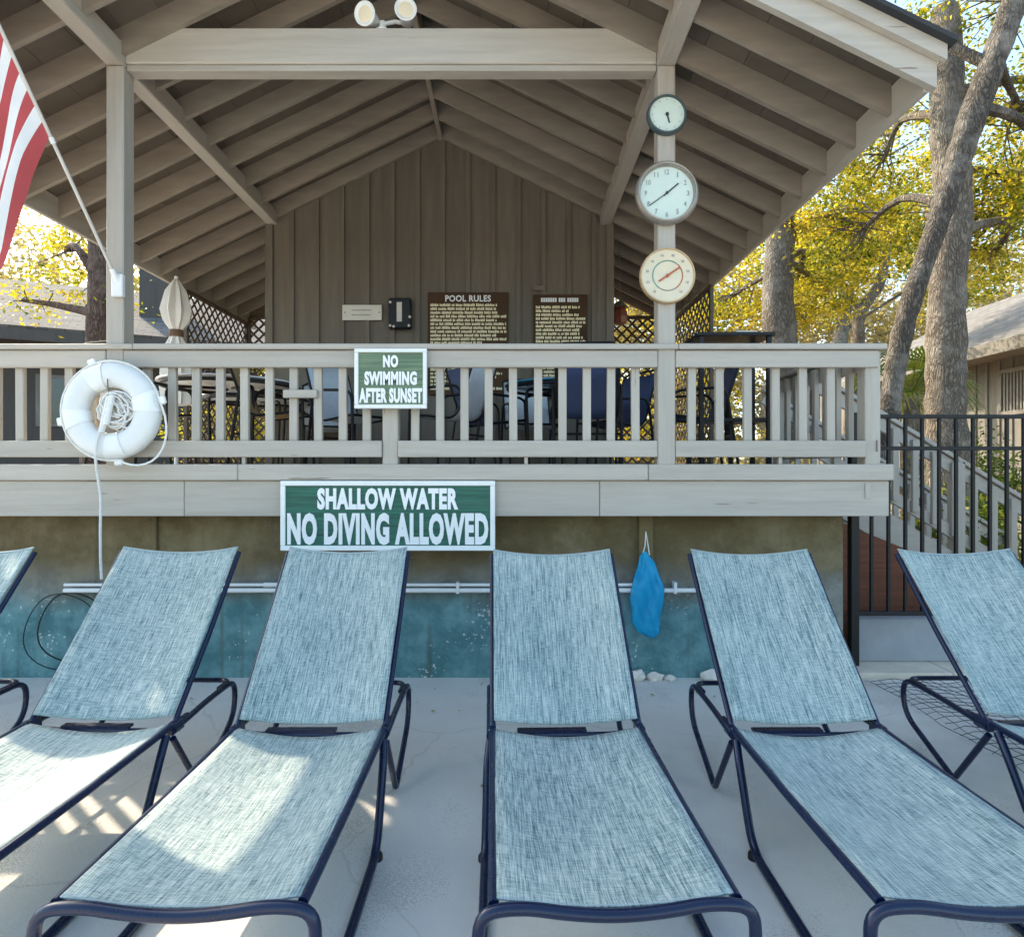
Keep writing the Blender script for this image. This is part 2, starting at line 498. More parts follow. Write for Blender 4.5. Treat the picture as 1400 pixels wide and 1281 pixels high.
def wall_tones(name):
    m, nt, N, L, B = nodes_of(name)
    tc = N.new('ShaderNodeTexCoord'); sp = N.new('ShaderNodeSeparateXYZ')
    L.new(tc.outputs['Object'], sp.inputs[0])
    def noise(sc, det, rough=.6):
        n = N.new('ShaderNodeTexNoise'); n.inputs['Scale'].default_value = sc; n.inputs['Detail'].default_value = det; n.inputs['Roughness'].default_value = rough
        L.new(tc.outputs['Object'], n.inputs['Vector']); return n.outputs['Fac']
    def mt(op, x, y):
        k = N.new('ShaderNodeMath'); k.operation = op
        for i, q in enumerate((x, y)):
            if isinstance(q, (int, float)): k.inputs[i].default_value = q
            else: L.new(q, k.inputs[i])
        return k.outputs[0]
    def mix(f, c0, c1):
        k = N.new('ShaderNodeMix'); k.data_type = 'RGBA'; L.new(f, k.inputs['Factor'])
        for i, c in ((6, c0), (7, c1)):
            if isinstance(c, tuple): k.inputs[i].default_value = (*c, 1)
            else: L.new(c, k.inputs[i])
        return k.outputs[2]
    def step(v, a, b):
        k = N.new('ShaderNodeMapRange'); k.interpolation_type = 'SMOOTHSTEP'
        k.inputs['From Min'].default_value = a; k.inputs['From Max'].default_value = b; L.new(v, k.inputs['Value']); return k.outputs[0]
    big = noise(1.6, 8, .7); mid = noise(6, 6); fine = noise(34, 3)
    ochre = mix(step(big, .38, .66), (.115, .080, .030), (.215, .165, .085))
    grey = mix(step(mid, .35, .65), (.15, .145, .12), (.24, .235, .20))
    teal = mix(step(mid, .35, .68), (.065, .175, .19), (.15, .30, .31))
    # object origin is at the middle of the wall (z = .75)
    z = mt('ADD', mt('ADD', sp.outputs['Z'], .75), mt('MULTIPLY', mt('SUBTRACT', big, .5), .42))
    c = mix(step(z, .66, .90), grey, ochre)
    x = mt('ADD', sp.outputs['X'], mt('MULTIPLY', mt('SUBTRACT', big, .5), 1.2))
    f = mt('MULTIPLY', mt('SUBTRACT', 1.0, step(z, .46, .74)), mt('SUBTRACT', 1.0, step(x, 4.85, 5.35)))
    c = mix(f, c, teal)  # colour blends by height: ochre on top, then grey, teal towards the foot
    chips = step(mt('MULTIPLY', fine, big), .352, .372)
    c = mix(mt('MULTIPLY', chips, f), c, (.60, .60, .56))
    run = N.new('ShaderNodeTexNoise'); mp = N.new('ShaderNodeMapping'); mp.inputs['Scale'].default_value = (9, 1, .7)
    L.new(tc.outputs['Object'], mp.inputs['Vector']); L.new(mp.outputs[0], run.inputs['Vector']); run.inputs['Scale'].default_value = 1; run.inputs['Detail'].default_value = 5
    c = mix(mt('MULTIPLY', step(run.outputs['Fac'], .56, .75), .55), c, (.07, .06, .04))
    L.new(c, B.inputs['Base Color']); B.inputs['Roughness'].default_value = .85
    bp = N.new('ShaderNodeBump'); bp.inputs['Strength'].default_value = .9; bp.inputs['Distance'].default_value = .012
    L.new(mt('ADD', fine, mt('MULTIPLY', mid, 1.2)), bp.inputs['Height']); L.new(bp.outputs[0], B.inputs['Normal'])
    return m


M['walltones'] = wall_tones('weathered ochre and teal stucco')
M['concrete'] = surf('pool deck concrete', (.62, .59, .545), .85, .12, 1.3, (1, 1, 1), .35, 90, dirt=.55, dirt_col=(.40, .365, .31), objvar=0, bdist=.004, fleck=(.46, .43, .385), fscale=150, fthr=.33, crack=.45)
M['kerb'] = surf('beige kerb concrete', (.56, .48, .38), .9, .12, 5, (1, 1, 1), .5, 60, dirt=.3, dirt_col=(.3, .24, .17))
M['block'] = surf('grey painted block', (.33, .34, .35), .8, .1, 5, (1, 1, 1), .4, 50, dirt=.3, dirt_col=(.2, .2, .2))
M['earth'] = surf('leaf litter ground', (.24, .15, .085), .95, .4, 9, (1, 1, 1), .8, 40, dirt=.5, dirt_col=(.30, .22, .10), objvar=0, bdist=.02)
M['navy'] = surf('navy powder coated tube', (.003, .009, .036), .27, .1, 8, (1, 1, 1), .05, 80, coat=.15, objvar=.0, spec=.35)
M['black'] = surf('black satin metal', (.009, .009, .010), .42, .15, 8, (1, 1, 1), .08, 60, spec=.3)
M['sling'] = sling_mat('pale blue grey woven sling')
M['white'] = surf('white paint', (.78, .78, .75), .45, .04, 6, (1, 1, 1), .1, 40, dirt=.1, dirt_col=(.5, .48, .43))
M['hem'] = surf('sling hem', (.33, .39, .39), .7, .1, 30, (1, 1, 1), .1)
M['letter'] = surf('raised white lettering', (.80, .80, .79), .45, .03, 6, (1, 1, 1), .05, 40)
M['sign_green'] = surf('carved green sign face', (.018, .115, .075), .5, .55, 3, (.8, 1, 26), .7, 9, dirt=.3, dirt_col=(.09, .20, .14), bdist=.006)
M['sign_pale'] = surf('faded green sign face', (.115, .18, .10), .5, .5, 3, (.8, 1, 26), .7, 9, dirt=.6, dirt_col=(.33, .34, .21), bdist=.006)
M['ring'] = surf('white life ring vinyl', (.74, .74, .72), .4, .05, 5, (1, 1, 1), .12, 25, dirt=.25, dirt_col=(.58, .52, .42))
M['rope'] = surf('white rope', (.72, .70, .66), .8, .1, 40, (1, 1, 1), .4, 200)
M['pvc'] = surf('white pvc', (.74, .73, .70), .35, .05, 5, (1, 1, 1), .05, 40, dirt=.2, dirt_col=(.45, .42, .36))
M['stone'] = surf('white stone', (.70, .64, .56), .8, .15, 12, (1, 1, 1), .5, 40)
M['brown'] = surf('brown sign board', (.06, .028, .010), .6, .25, 4, (1, 1, 1), .05, 30, spec=.25)
M['cream'] = surf('cream lettering', (.80, .70, .44), .5, .1, 8, (1, 1, 1), 0)
M['plaque'] = surf('pale plaque', (.62, .57, .50), .5, .05, 8, (1, 1, 1), .05)
M['bronze'] = surf('bronze rim', (.32, .29, .25), .35, .2, 8, (1, 1, 1), .1, 40, metal=.5)
M['gunmetal'] = surf('dark grey rim', (.06, .085, .085), .35, .1, 8, (1, 1, 1), .05, 40)
M['dial'] = surf('white dial', (.60, .68, .60), .4, .04, 6, (1, 1, 1), 0)
M['dial_cream'] = surf('cream dial', (.72, .62, .44), .4, .06, 6, (1, 1, 1), 0)
M['tan_rim'] = surf('tan rim', (.46, .31, .16), .45, .1, 8, (1, 1, 1), .05)
M['ink'] = surf('black ink', (.03, .03, .035), .5, .05, 6, (1, 1, 1), 0)
M['ink_pale'] = surf('weathered grey ink', (.25, .26, .25), .5, .05, 6, (1, 1, 1), 0)
M['red_ink'] = surf('rust red ink', (.42, .10, .03), .5, .1, 6, (1, 1, 1), 0)
M['teal_ink'] = surf('teal ink', (.12, .30, .27), .5, .1, 6, (1, 1, 1), 0)
M['flag_red'] = surf('red flag cloth', (.46, .07, .075), .8, .08, 8, (1, 1, 1), .1, 300)
M['flag_white'] = surf('white flag cloth', (.76, .75, .74), .8, .05, 8, (1, 1, 1), .1, 300)
M['pole'] = surf('pale flag pole', (.55, .50, .45), .4, .08, 8, (1, 1, 1), .05)
M['lattice'] = surf('dark stained lattice', (.10, .075, .055), .7, .2, 8, (1, 1, 1), .1)
M['asphalt'] = surf('roof edge', (.03, .03, .033), .8, .2, 8, (1, 1, 1), .2)
M['oldwood'] = surf('grey weathered siding', (.21, .20, .18), .75, .2, 4, (4, 4, .35), .3, 25, dirt=.35, dirt_col=(.22, .17, .12))
M['darkwood'] = surf('dark brown siding', (.075, .065, .055), .7, .2, 4, (4, 4, .35), .2, 25)
M['shingle'] = shingle_mat('grey shingles', (.18, .17, .16))
M['shingle2'] = shingle_mat('brown grey shingles', (.125, .115, .105))
M['glass_dark'] = surf('dark window glass', (.02, .022, .025), .08, .1, 3, (1, 1, 1), 0, coat=.5)
M['table'] = surf('white table top', (.66, .67, .66), .25, .05, 6, (1, 1, 1), .03)
M['bluetop'] = surf('blue glass table top', (.06, .25, .36), .12, .1, 6, (1, 1, 1), .02, coat=.5)
M['canvas'] = surf('off white canvas', (.72, .68, .62), .85, .06, 6, (1, 1, 1), .2, 150)
M['strap'] = surf('brown strap', (.15, .085, .05), .8, .1, 8, (1, 1, 1), .1)
M['amber'] = surf('red brown lantern', (.22, .06, .03), .35, .2, 8, (1, 1, 1), .1)
M['redwood'] = surf('red brown boards', (.17, .052, .022), .7, .35, 5, (.4, 4, 6), .3, 25, dirt=.4, dirt_col=(.03, .015, .01))
M['bark'] = bark_mat('oak bark', (.085, .066, .05), (.27, .22, .165), (.36, .32, .26))
M['bark_dark'] = bark_mat('dark mottled bark', (.035, .028, .022), (.17, .135, .10), (.34, .30, .25))
M['bark_red'] = bark_mat('reddish bark', (.045, .028, .022), (.20, .125, .09), (.24, .17, .13))
M['leaf'] = leaf_mat('oak leaf', [(.035, .065, .010), (.12, .155, .016), (.29, .285, .028), (.46, .385, .042), (.54, .40, .06)], .55)
M['leaf_green'] = leaf_mat('green leaf', [(.03, .06, .012), (.06, .11, .018), (.12, .19, .03), (.26, .28, .04)], .45)
M['leaf_pale'] = leaf_mat('pale far leaf', [(.16, .13, .07), (.30, .25, .12), (.38, .33, .2), (.46, .42, .30)], .4)
bm_ = bpy.data.materials.new('translucent blue bag'); bm_.use_nodes = True
_N = bm_.node_tree.nodes; _B = _N['Principled BSDF']
_B.inputs['Base Color'].default_value = (.02, .52, .82, 1); _B.inputs['Roughness'].default_value = .3
_t = _N.new('ShaderNodeBsdfTranslucent'); _t.inputs['Color'].default_value = (.0, .55, .85, 1)
_x = _N.new('ShaderNodeMixShader'); _x.inputs[0].default_value = .5
bm_.node_tree.links.new(_B.outputs[0], _x.inputs[1]); bm_.node_tree.links.new(_t.outputs[0], _x.inputs[2])
bm_.node_tree.links.new(_x.outputs[0], _N['Material Output'].inputs['Surface'])
M['bag'] = bm_

# ------------------------------------------------------------------ ground
b = MB().box(-150, 150, -60, 240, -.5, -.04)
tag(b.build('ground', M['earth']), kind='structure')
b = MB().box(-14, 2.50, -14, 4.70, -.3, 0).box(2.50, 9, -14, 4.60, -.3, 0)
tag(b.build('pool_deck', M['concrete']), kind='structure')

# kerb strip and low block wall at the right, under the fence
KY0, KY1 = 4.604, 5.04
x = 2.56
kerb = empty('kerb', (4, 4.8, 0), 'beige concrete kerb along the foot of the black fence', 'kerb')
while x < 6.4:
    MB().box(x, x + .71, KY0, KY1, -.1, .045 + RND.uniform(-.003, .003), .008).build('kerb_stone', M['kerb'], kerb)
    x += .716
lw = empty('low_wall', (4, 4.95, 0), 'low grey block wall on the kerb behind the black fence', 'wall')
x = 2.70
while x < 6.4:
    MB().box(x, x + .98, 4.875, 5.02, .045, .385 + RND.uniform(-.006, .006), .008).build('wall_block', M['block'], lw)
    x += .986

# ------------------------------------------------------------------ wall below the deck
fw = empty('foundation_wall', (-2.8, 4.7, 0), 'khaki stucco wall under the deck with a blue foot', 'wall')
MB().box(-9, 2.47, 4.64, 4.82, 0, 1.5).build('stucco_panel', M['walltones'], fw)
MB().box(2.30, 2.469, 4.82, 9.6, 0, 1.5).build('side_panel', M['stucco'], fw)
for xx, w in ((.995, .105), (-2.655, .03), (-5.6, .105)):
    MB().box(xx - w / 2, xx + w / 2, 4.612, 4.638, .74, 1.46, .006).build('pilaster', M['stucco'], fw)
for xx in (-4.2, 1.9):
    pass

# white stones at the wall's foot
for (xx, yy, s, q) in ((.90, 4.585, .088, 'largest white stone, at the foot of the blue wall under the bag'),
                       (1.06, 4.59, .062, 'middle white stone of the row at the foot of the blue wall'),
                       (1.165, 4.585, .042, 'small flat white stone right of the middle stone by the wall'),
                       (1.47, 4.58, .085, 'white stone by the wall half hidden behind the fourth lounger')):
    bmx = bmesh.new(); bmesh.ops.create_icosphere(bmx, subdivisions=2, radius=s)
    for v in bmx.verts:
        k = 1 + RND.uniform(-.22, .22)
        v.co = Vector((v.co.x * k, v.co.y * .55 * k, max(-.3 * s, v.co.z * .62 * k)))
    me = bpy.data.meshes.new('white_stone'); bmx.to_mesh(me); bmx.free(); me.materials.append(M['stone'])
    o = bpy.data.objects.new('white_stone', me); scene.collection.objects.link(o)
    o.location = (xx, yy, .3 * s); tag(o, q, 'stone', 'white stones by the wall')

# PVC pipes
pp = empty('pvc_pipe', (-.6, 4.575, .705), 'upper thin white pipe running along the wall behind the loungers', 'pipe')
MB().tube([(-3.3, 4.585, .703), (.95, 4.585, .703)], .012, 10).build('pipe', M['pvc'], pp, True)
MB().tube([(-1.83, 4.585, .703), (-1.72, 4.585, .703)], .017, 10).build('coupling', M['pvc'], pp, True)
pp = empty('pvc_pipe', (-.6, 4.575, .66), 'lower thicker white pipe running along the wall under the bag', 'pipe')
MB().tube([(-3.3, 4.583, .662), (1.95, 4.583, .662)], .017, 10).build('pipe', M['pvc'], pp, True)
for xx in (-2.4, -.4, 1.2):
    MB().box(xx - .012, xx + .012, 4.56, 4.625, .64, .725, .003).build('clip', M['pvc'], pp)

# cable loops hanging on the wall at the left
cl = empty('cable_coil', (-3.35, 4.6, .35), 'thin dark cable loops leaning on the wall left of the loungers', 'cable')
for (cx, cz, rr, w) in ((-3.26, .385, .245, .0055), (-3.34, .35, .27, .004)):
    pts = [(cx + rr * math.cos(t) * (1 + .05 * math.sin(2 * t)), 4.60 + .012 * math.sin(3 * t), cz + rr * 1.05 * math.sin(t)) for t in [2 * math.pi * k / 40 for k in range(40)]]
    MB().tube(pts, w, 6, True).build('loop', M['black'], cl, True)

# ------------------------------------------------------------------ deck
XR = 2.67                      # right end of the deck
DZ = 1.59                      # deck floor
deck = empty('deck', (-2, 7, 0), 'raised wooden deck with grey painted edge boards', 'deck')
y = 4.43
first = None
while y < 9.8:
    if first is None:
        first = MB().box(-8.5, 2.63, y, y + .138, DZ - .036, DZ - .006, .004).build('floor_plank', M['plank'], deck)
        fl = first.location.copy(); y0 = y
    else:
        c = first.copy(); scene.collection.objects.link(c); c.location = fl + Vector((0, y - y0, RND.uniform(-.001, .001)))
    y += .144
xs = [-8.5, -4.95, -1.93, .96, XR]
for a, c in zip(xs[:-1], xs[1:]):
    e = .02 if c == XR else 0
    MB().box(a + .0015, c - .0015 + e, 4.372, 4.428, 1.476 , 1.590, .006).build('edge_board', M['trim_x'], deck)
xs = [-8.5, -2.32, .62, XR]
for a, c in zip(xs[:-1], xs[1:]):
    MB().box(a + .0015, c - .0015, 4.400, 4.440, 1.222, 1.474, .005).build('fascia_board', M['trim_x'], deck)
MB().box(2.632, 2.67, 4.44, 9.7, 1.222, 1.474, .005).build('fascia_board', M['trim_y'], deck)
MB().box(2.632, 2.69, 4.432, 9.7, 1.478, 1.588, .005).build('edge_board', M['trim_y'], deck)
for xx in np.arange(-8.2, 2.6, .8):
    MB().box(xx, xx + .045, 4.45, 9.6, 1.30, 1.55).build('joist', M['soffit'], deck)
MB().box(2.495, 2.535, 4.393, 4.399, 1.345, 1.455, .002).build('repair_patch', M['trim_z'], deck)

# ------------------------------------------------------------------ railing along the deck
rl = empty('deck_railing', (-2, 4.44, DZ), 'grey beige wooden railing along the front of the deck', 'railing')
RZ0, RZ1 = DZ + .05, 2.44
YF = 4.40
posts = [(-2.80, .14), (-.862, .11), (1.09, .14), (2.595, .125), (-5.6, .14)]
# posts of the railing (the two roof posts belong to the pavilion)
MB().box(-.917, -.807, YF + .0, YF + .10, DZ - .006, 2.392, .006).build('post', M['trim_z'], rl)
MB().box(2.50, 2.61, YF + .0, YF + .11, DZ - .006, 2.392, .006).build('post', M['trim_z'], rl)
MB().box(2.575, 2.583, YF - .012, YF - .001, 1.68, 1.76, .001).build('notch_plate', M['soffit'], rl)
# cap boards
cx = [-8.5, -4.6, -2.66, 1.17, 2.635]
for a, c in zip(cx[:-1], cx[1:]):
    MB().box(a + .001, c - .001, YF - .045, YF + .12, 2.396, 2.436 + RND.uniform(-.002, .002), .006).build('cap_board', M['trim_x'], rl)
segs = [(-8.5, -5.67), (-5.53, -2.864), (-2.736, 1.026), (1.154, 2.585)]
for i, (a, c) in enumerate(segs):
    MB().box(a, c, YF - .022, YF + .014, 2.272, 2.392, .005).build('top_rail', M['trim_x'], rl)
segs = [(-8.5, -5.67), (-5.53, -2.864), (-2.736, -.919), (-.805, 1.026), (1.154, 2.498)]
for i, (a, c) in enumerate(segs):
    MB().box(a, c, YF - .020, YF + .016, 1.640, 1.756, .005).build('bottom_rail', M['trim_x'], rl)
bal = None
def baluster(xx):
    global bal
    if bal is None:
        bal = MB().box(xx - .029, xx + .029, YF + .018, YF + .056, 1.648, 2.385, .004).build('baluster', M['trim_z'], rl)
        return bal
    z = (1.648 + 2.385) / 2
    o = dup(bal, (xx + RND.uniform(-.004, .004), YF + .037, z + RND.uniform(-.004, .004)))
    o.rotation_euler = (0, RND.uniform(-.006, .006), 0)
    return o
xx = -.862 - .172
while xx > -2.66:
    baluster(xx); xx -= .1735
xx = -2.98
while xx > -8.4:
    if abs(xx + 5.6) > .12: baluster(xx)
    xx -= .1735
xx = -.862 + .172
while xx < .98:
    baluster(xx); xx += .1745
xx = 1.28
while xx < 2.44:
    baluster(xx); xx += .198
# supports beneath the bottom rail
for xx in (-3.7, -1.9, .1, 1.9):
    MB().box(xx - .012, xx + .012, YF + .0, YF + .03, DZ - .006, 1.640).build('support_block', M['trim_z'], rl)
o = MB().box(-1.615, -1.375, YF + .0 - .02, YF + .017, 2.058, 2.115, .004).build('wooden_block', M['trim_x'])
tag(o, 'short painted wooden block nailed across two balusters left of the small sign', 'block')

# side railing at the right end of the deck, running back
sr = empty('side_railing', (2.6, 5.2, DZ), 'side railing running back from the right corner of the deck', 'railing')
MB().box(2.49, 2.63, 4.525, 6.02, 2.40, 2.437, .005).build('cap_board', M['trim_y'], sr)
MB().box(2.555, 2.591, 4.512, 5.86, 2.272, 2.394, .005).build('top_rail', M['trim_y'], sr)
MB().box(2.555, 2.591, 4.512, 5.86, 1.645, 1.755, .005).build('bottom_rail', M['trim_y'], sr)
MB().box(2.505, 2.615, 5.865, 5.97, DZ - .006, 2.396, .005).build('post', M['trim_z'], sr)
for yy in np.arange(4.64, 5.8, .175):
    MB().box(2.513, 2.553, yy, yy + .055, 1.65, 2.385, .004).build('baluster', M['trim_z'], sr)

# ------------------------------------------------------------------ pavilion roof and gable room
RX = -.83                       # ridge
PITCH = .49
W_E = 3.26
def zb(dx): return 3.80 + PITCH * (W_E - dx)     # underside of rafters
YB0, YB1 = 3.60, 9.9
pav = empty('pavilion', (RX, 6, DZ), 'open gabled pavilion with exposed rafters and taupe gable wall', 'pavilion')
# posts
for px in (-2.80, 1.09):
    MB().box(px - .062, px + .062, 4.38, 4.51, DZ - .006, 4.40, .008).build('post', M['trim_z'], pav)
    MB().box(px - .062, px + .062, 9.30, 9.43, DZ - .006, 4.40, .008).build('post', M['trim_z'], pav)
# plate beams running back and the tie beam
for px in (-2.80, 1.09):
    MB().box(px - .064, px + .064, 3.66, 9.9, 4.402, 4.56, .008).build('plate_beam', M['trim_y'], pav)
MB().box(-2.735, 1.025, 4.392, 4.53, 4.422, 4.672, .008).build('tie_beam', M['trim_x'], pav)
MB().box(-2.735, 1.025, 4.41, 4.512, 4.378, 4.420, .004).build('tie_trim', M['trim_x'], pav)
MB().box(RX - .025, RX + .025, 3.66, 9.9, zb(0) - .02, zb(0) + .22, .004).build('ridge_board', M['soffit'], pav)
# rafters
RD = .19
def rafter_mb(s, y, th=.04):
    m = MB()
    d0, d1 = .026, W_E - .02
    P = [(RX + s * d0, zb(d0)), (RX + s * d1, zb(d1)), (RX + s * d1, zb(d1) + RD), (RX + s * d0, zb(d0) + RD)]
    return m.prism(P, y - th / 2, y + th / 2)
for s in (-1, 1):
    base = None
    y = 3.97
    while y < YB1 - .1:
        if base is None:
            base = rafter_mb(s, y).build('rafter', M['soffit'], pav); bl = base.location.copy()
        else:
            c = base.copy(); scene.collection.objects.link(c)
            c.location = bl + Vector((0, y - 3.97, RND.uniform(-.003, .003)))
        y += .4064
    # sheathing: two sheets of boards seen between the rafters
    nb = 12
    for k in range(nb):
        d0 = .03 + (W_E - .0 - .03) * k / nb; d1 = .03 + (W_E - .03) * (k + 1) / nb - .004
        P = [(RX + s * d0, zb(d0) + RD + .002), (RX + s * d1, zb(d1) + RD + .002), (RX + s * d1, zb(d1) + RD + .022), (RX + s * d0, zb(d0) + RD + .022)]
        MB().prism(P, YB0 + .045, YB1).build('sheathing_board', M['sheath'], pav)
    # roof covering
    P = [(RX, zb(0) + RD + .026), (RX + s * (W_E + .09), zb(W_E + .09) + RD + .026), (RX + s * (W_E + .09), zb(W_E + .09) + RD + .055), (RX, zb(0) + RD + .055)]
    MB().prism(P, YB0 - .09, YB1 + .05).build('roof_covering', M['asphalt'], pav)
    # eave fascia
    ex = RX + s * W_E
    z1 = zb(W_E) + RD
    MB().box(ex - .018, ex + .022, YB0 + .045, YB1, 3.768, z1 + .0, .004).build('eave_fascia', M['trim_y'], pav)
    # barge boards at the front gable
    dA, dB = 0.002, W_E + .03
    P = [(RX + s * dA, zb(dA) - .025), (RX + s * dB, zb(dB) - .025), (RX + s * dB, zb(dB) + .145), (RX + s * dA, zb(dA) + .145)]
    MB().prism(P, YB0, YB0 + .042).build('barge_board', M['trim_x'], pav)
    dB2 = W_E + .06
    P = [(RX + s * dA, zb(dA) + .125), (RX + s * dB2, zb(dB2) + .125), (RX + s * dB2, zb(dB2) + RD + .024), (RX + s * dA, zb(dA) + RD + .024)]
    MB().prism(P, YB0 - .045, YB0 - .003).build('barge_trim', M['trim_x'], pav)

# gable room
GY = 7.25
GX0, GX1 = -2.86, 1.175
gw = MB().box(GX0 + .005, GX1 - .005, GY + .035, GY + .08, DZ - .006, 4.44).prism(
    [(GX0 + .005, 4.44), (GX1 - .005, 4.44), (RX, 4.44 + (GX1 - RX) * PITCH)], GY + .035, GY + .08).build('gable_wall', M['siding'], pav)
def rake(xx): return zb(abs(xx - RX)) + .10
xx = GX0; k = 0
while xx < GX1 - .05:
    x1 = min(xx + .2935, GX1)
    pts = [(xx, DZ), (x1 - .004, DZ), (x1 - .004, rake(x1))]
    if xx < RX < x1: pts.append((RX, rake(RX)))
    pts.append((xx, rake(xx)))
    MB().prism(pts, GY + .012, GY + .034).build('siding_board', M['siding'], gw)
    if k > 0:
        a, c = xx - .027, xx + .027
        MB().prism([(a, DZ), (c, DZ), (c, rake(c) - .002), (a, rake(a) - .002)], GY - .018, GY + .010).build('batten', M['siding'], gw)
    xx += .2935; k += 1
for a in (GX0 - .012, GX1 - .078):
    MB().box(a, a + .09, GY - .026, GY + .008, DZ, 4.40, .004).build('corner_board', M['siding'], gw)
MB().box(GX0, GX0 + .09, GY + .09, 9.5, DZ, 4.34).build('room_side', M['siding'], pav)
MB().box(GX1 - .09, GX1, GY + .09, 9.5, DZ, 4.34).build('room_side', M['siding'], pav)

# lattice screens at the back and the sides
def lattice(root, origin, ux, length, height, step=.112):
    """crossed slats in the plane origin + ux*a + z*b"""
    O = Vector(origin); U = Vector(ux); nrm = U.cross(Vector((0, 0, 1)))
    m = MB()
    for sgn, off in ((1, -.006), (-1, .006)):
        c = -height if sgn > 0 else 0
        end = length if sgn > 0 else length + height
        while c < end:
            a0, a1 = (max(0, c), min(length, c + height)) if sgn > 0 else (max(0, c - height), min(length, c))
            if a1 - a0 > .02:
                b0, b1 = (a0 - c, a1 - c) if sgn > 0 else (c - a0, c - a1)
                m.bar(O + U * a0 + Vector((0, 0, b0)) + nrm * off, O + U * a1 + Vector((0, 0, b1)) + nrm * off, .032, .008, up=nrm)
            c += step * 1.414
    s = m.build('slats', M['lattice'], root); s['kind'] = 'stuff'
    for (a, bz, c, dz) in ((0, 0, length, 0), (0, height, length, height), (0, 0, 0, height), (length, 0, length, height)):
        MB().bar(O + U * a + Vector((0, 0, bz)), O + U * c + Vector((0, 0, dz)), .05, .045, up=nrm, b=.004).build('lattice_frame', M['lattice'], root)
for (o_, u_, l_, h_, lab) in (
        ((1.30, 9.52, DZ + .03), (1, 0, 0), 1.10, 2.25, 'dark lattice screen closing the back of the right side passage'),
        ((-4.02, 9.52, DZ + .03), (1, 0, 0), 1.05, 2.25, 'dark lattice screen closing the back of the left side passage'),
        ((2.42, 7.55, DZ + .03), (0, 1, 0), 1.95, 2.15, 'dark lattice screen under the right eave'),
        ((-4.06, 7.75, DZ + .03), (0, 1, 0), 1.75, 2.15, 'dark lattice screen under the left eave')):
    r_ = empty('lattice_screen', o_, lab, 'lattice', 'lattice screens at the back of the pavilion')
    lattice(r_, o_, u_, l_, h_)

# ------------------------------------------------------------------ signs on the rail and the deck edge
def sign(name, label, cx, cz, w, h, yf, face, lines, fr=.028, thick=.03):
    """lines: (text, width, height, dz)"""
    r = empty(name, (cx, yf, cz - h / 2), label, 'sign')
    MB().box(cx - w / 2 + fr * .6, cx + w / 2 - fr * .6, yf - thick * .55, yf, cz - h / 2 + fr * .6, cz + h / 2 - fr * .6).build('panel', face, r)
    fm = MB()
    y0, y1 = yf - thick, yf - .0015
    MB().box(cx - w / 2, cx + w / 2, y0, y1, cz + h / 2 - fr, cz + h / 2, .004).build('frame_piece', M['white'], r)
    MB().box(cx - w / 2, cx + w / 2, y0, y1, cz - h / 2, cz - h / 2 + fr, .004).build('frame_piece', M['white'], r)
    for sx in (-1, 1):
        a = cx + sx * (w / 2 - fr / 2)
        MB().box(a - fr / 2, a + fr / 2, y0, y1, cz - h / 2 + fr + .0005, cz + h / 2 - fr - .0005, .004).build('frame_piece', M['white'], r)
    for (t, tw, th, dx, dz) in lines:
        lm = text_mesh(t, tw, th, .009, .052)
        lm.xform(Matrix.Translation((cx + dx, yf - thick * .55 - .0005, cz + dz)))
        lm.build('lettering', M['letter'], r, recalc=False)
    return r
sign('pool_sign', 'green sign with white frame reading SHALLOW WATER NO DIVING ALLOWED', -.868, 1.230, 1.500, .487, 4.368, M['sign_green'],
     [('SHALLOW WATER', .985, .152, .0, .118), ('NO DIVING ALLOWED', 1.405, .225, .0, -.092)], .034)
sign('pool_sign', 'faded green sign on the railing reading NO SWIMMING AFTER SUNSET', -.845, 2.186, .505, .418, 4.352, M['sign_pale'],
     [('NO', .105, .086, 0, .120), ('SWIMMING', .365, .096, 0, .002), ('AFTER SUNSET', .440, .104, 0, -.118)], .028)

# ------------------------------------------------------------------ dials on the right post
def face_M(x, y, z):          # lathe axis pointing at the camera side (-y)
    return Matrix.Translation((x, y, z)) @ Matrix.Rotation(rad(90), 4, 'X')
YP = 4.38
def dial_text(root, s, x, z, w, h, y, mat, name='numeral'):
    m = text_mesh(s, w, h, .001, .01); m.xform(Matrix.Translation((x, y, z))); m.build(name, mat, root, recalc=False)
def hand(root, x, z, ang, l0, l1, w, y, mat):
    d = Vector((math.sin(ang), 0, math.cos(ang))); p = Vector((x, y, z))
    MB().bar(p - d * l0, p + d * l1, w, .002, up=(0, -1, 0)).build('hand', mat, root)
# upper dial
X0 = 1.085; Z = 1.56 + (640.5 - 155.5) / 850 * 4.34
r = empty('wall_dial', (X0, YP, Z), 'smallest round dial with a dark rim, topmost on the right post', 'dial')
R0 = .140
MB().lathe([(R0 * .86, .0), (R0, .0), (R0, .03), (R0 * .95, .042), (R0 * .88, .042), (R0 * .86, .030)], 40, face_M(X0, YP - .001, Z), caps=False).build('rim', M['gunmetal'], r, True)
MB().lathe([(0, .027), (R0 * .87, .027), (R0 * .87, .018)], 40, face_M(X0, YP - .001, Z)).build('face', M['dial'], r)
hand(r, X0, Z, rad(165), .012, .062, .010, YP - .0315, M['ink'])
MB().lathe([(0, .036), (.012, .036), (.012, .028)], 16, face_M(X0, YP - .001, Z)).build('hub', M['ink'], r)
for k in range(12):
    a = rad(30 * k)
    MB().bar((X0 + .098 * math.sin(a), YP - .0295, Z + .098 * math.cos(a)), (X0 + .108 * math.sin(a), YP - .0295, Z + .108 * math.cos(a)), .004, .001, up=(0, -1, 0)).build('tick', M['ink_pale'], r)
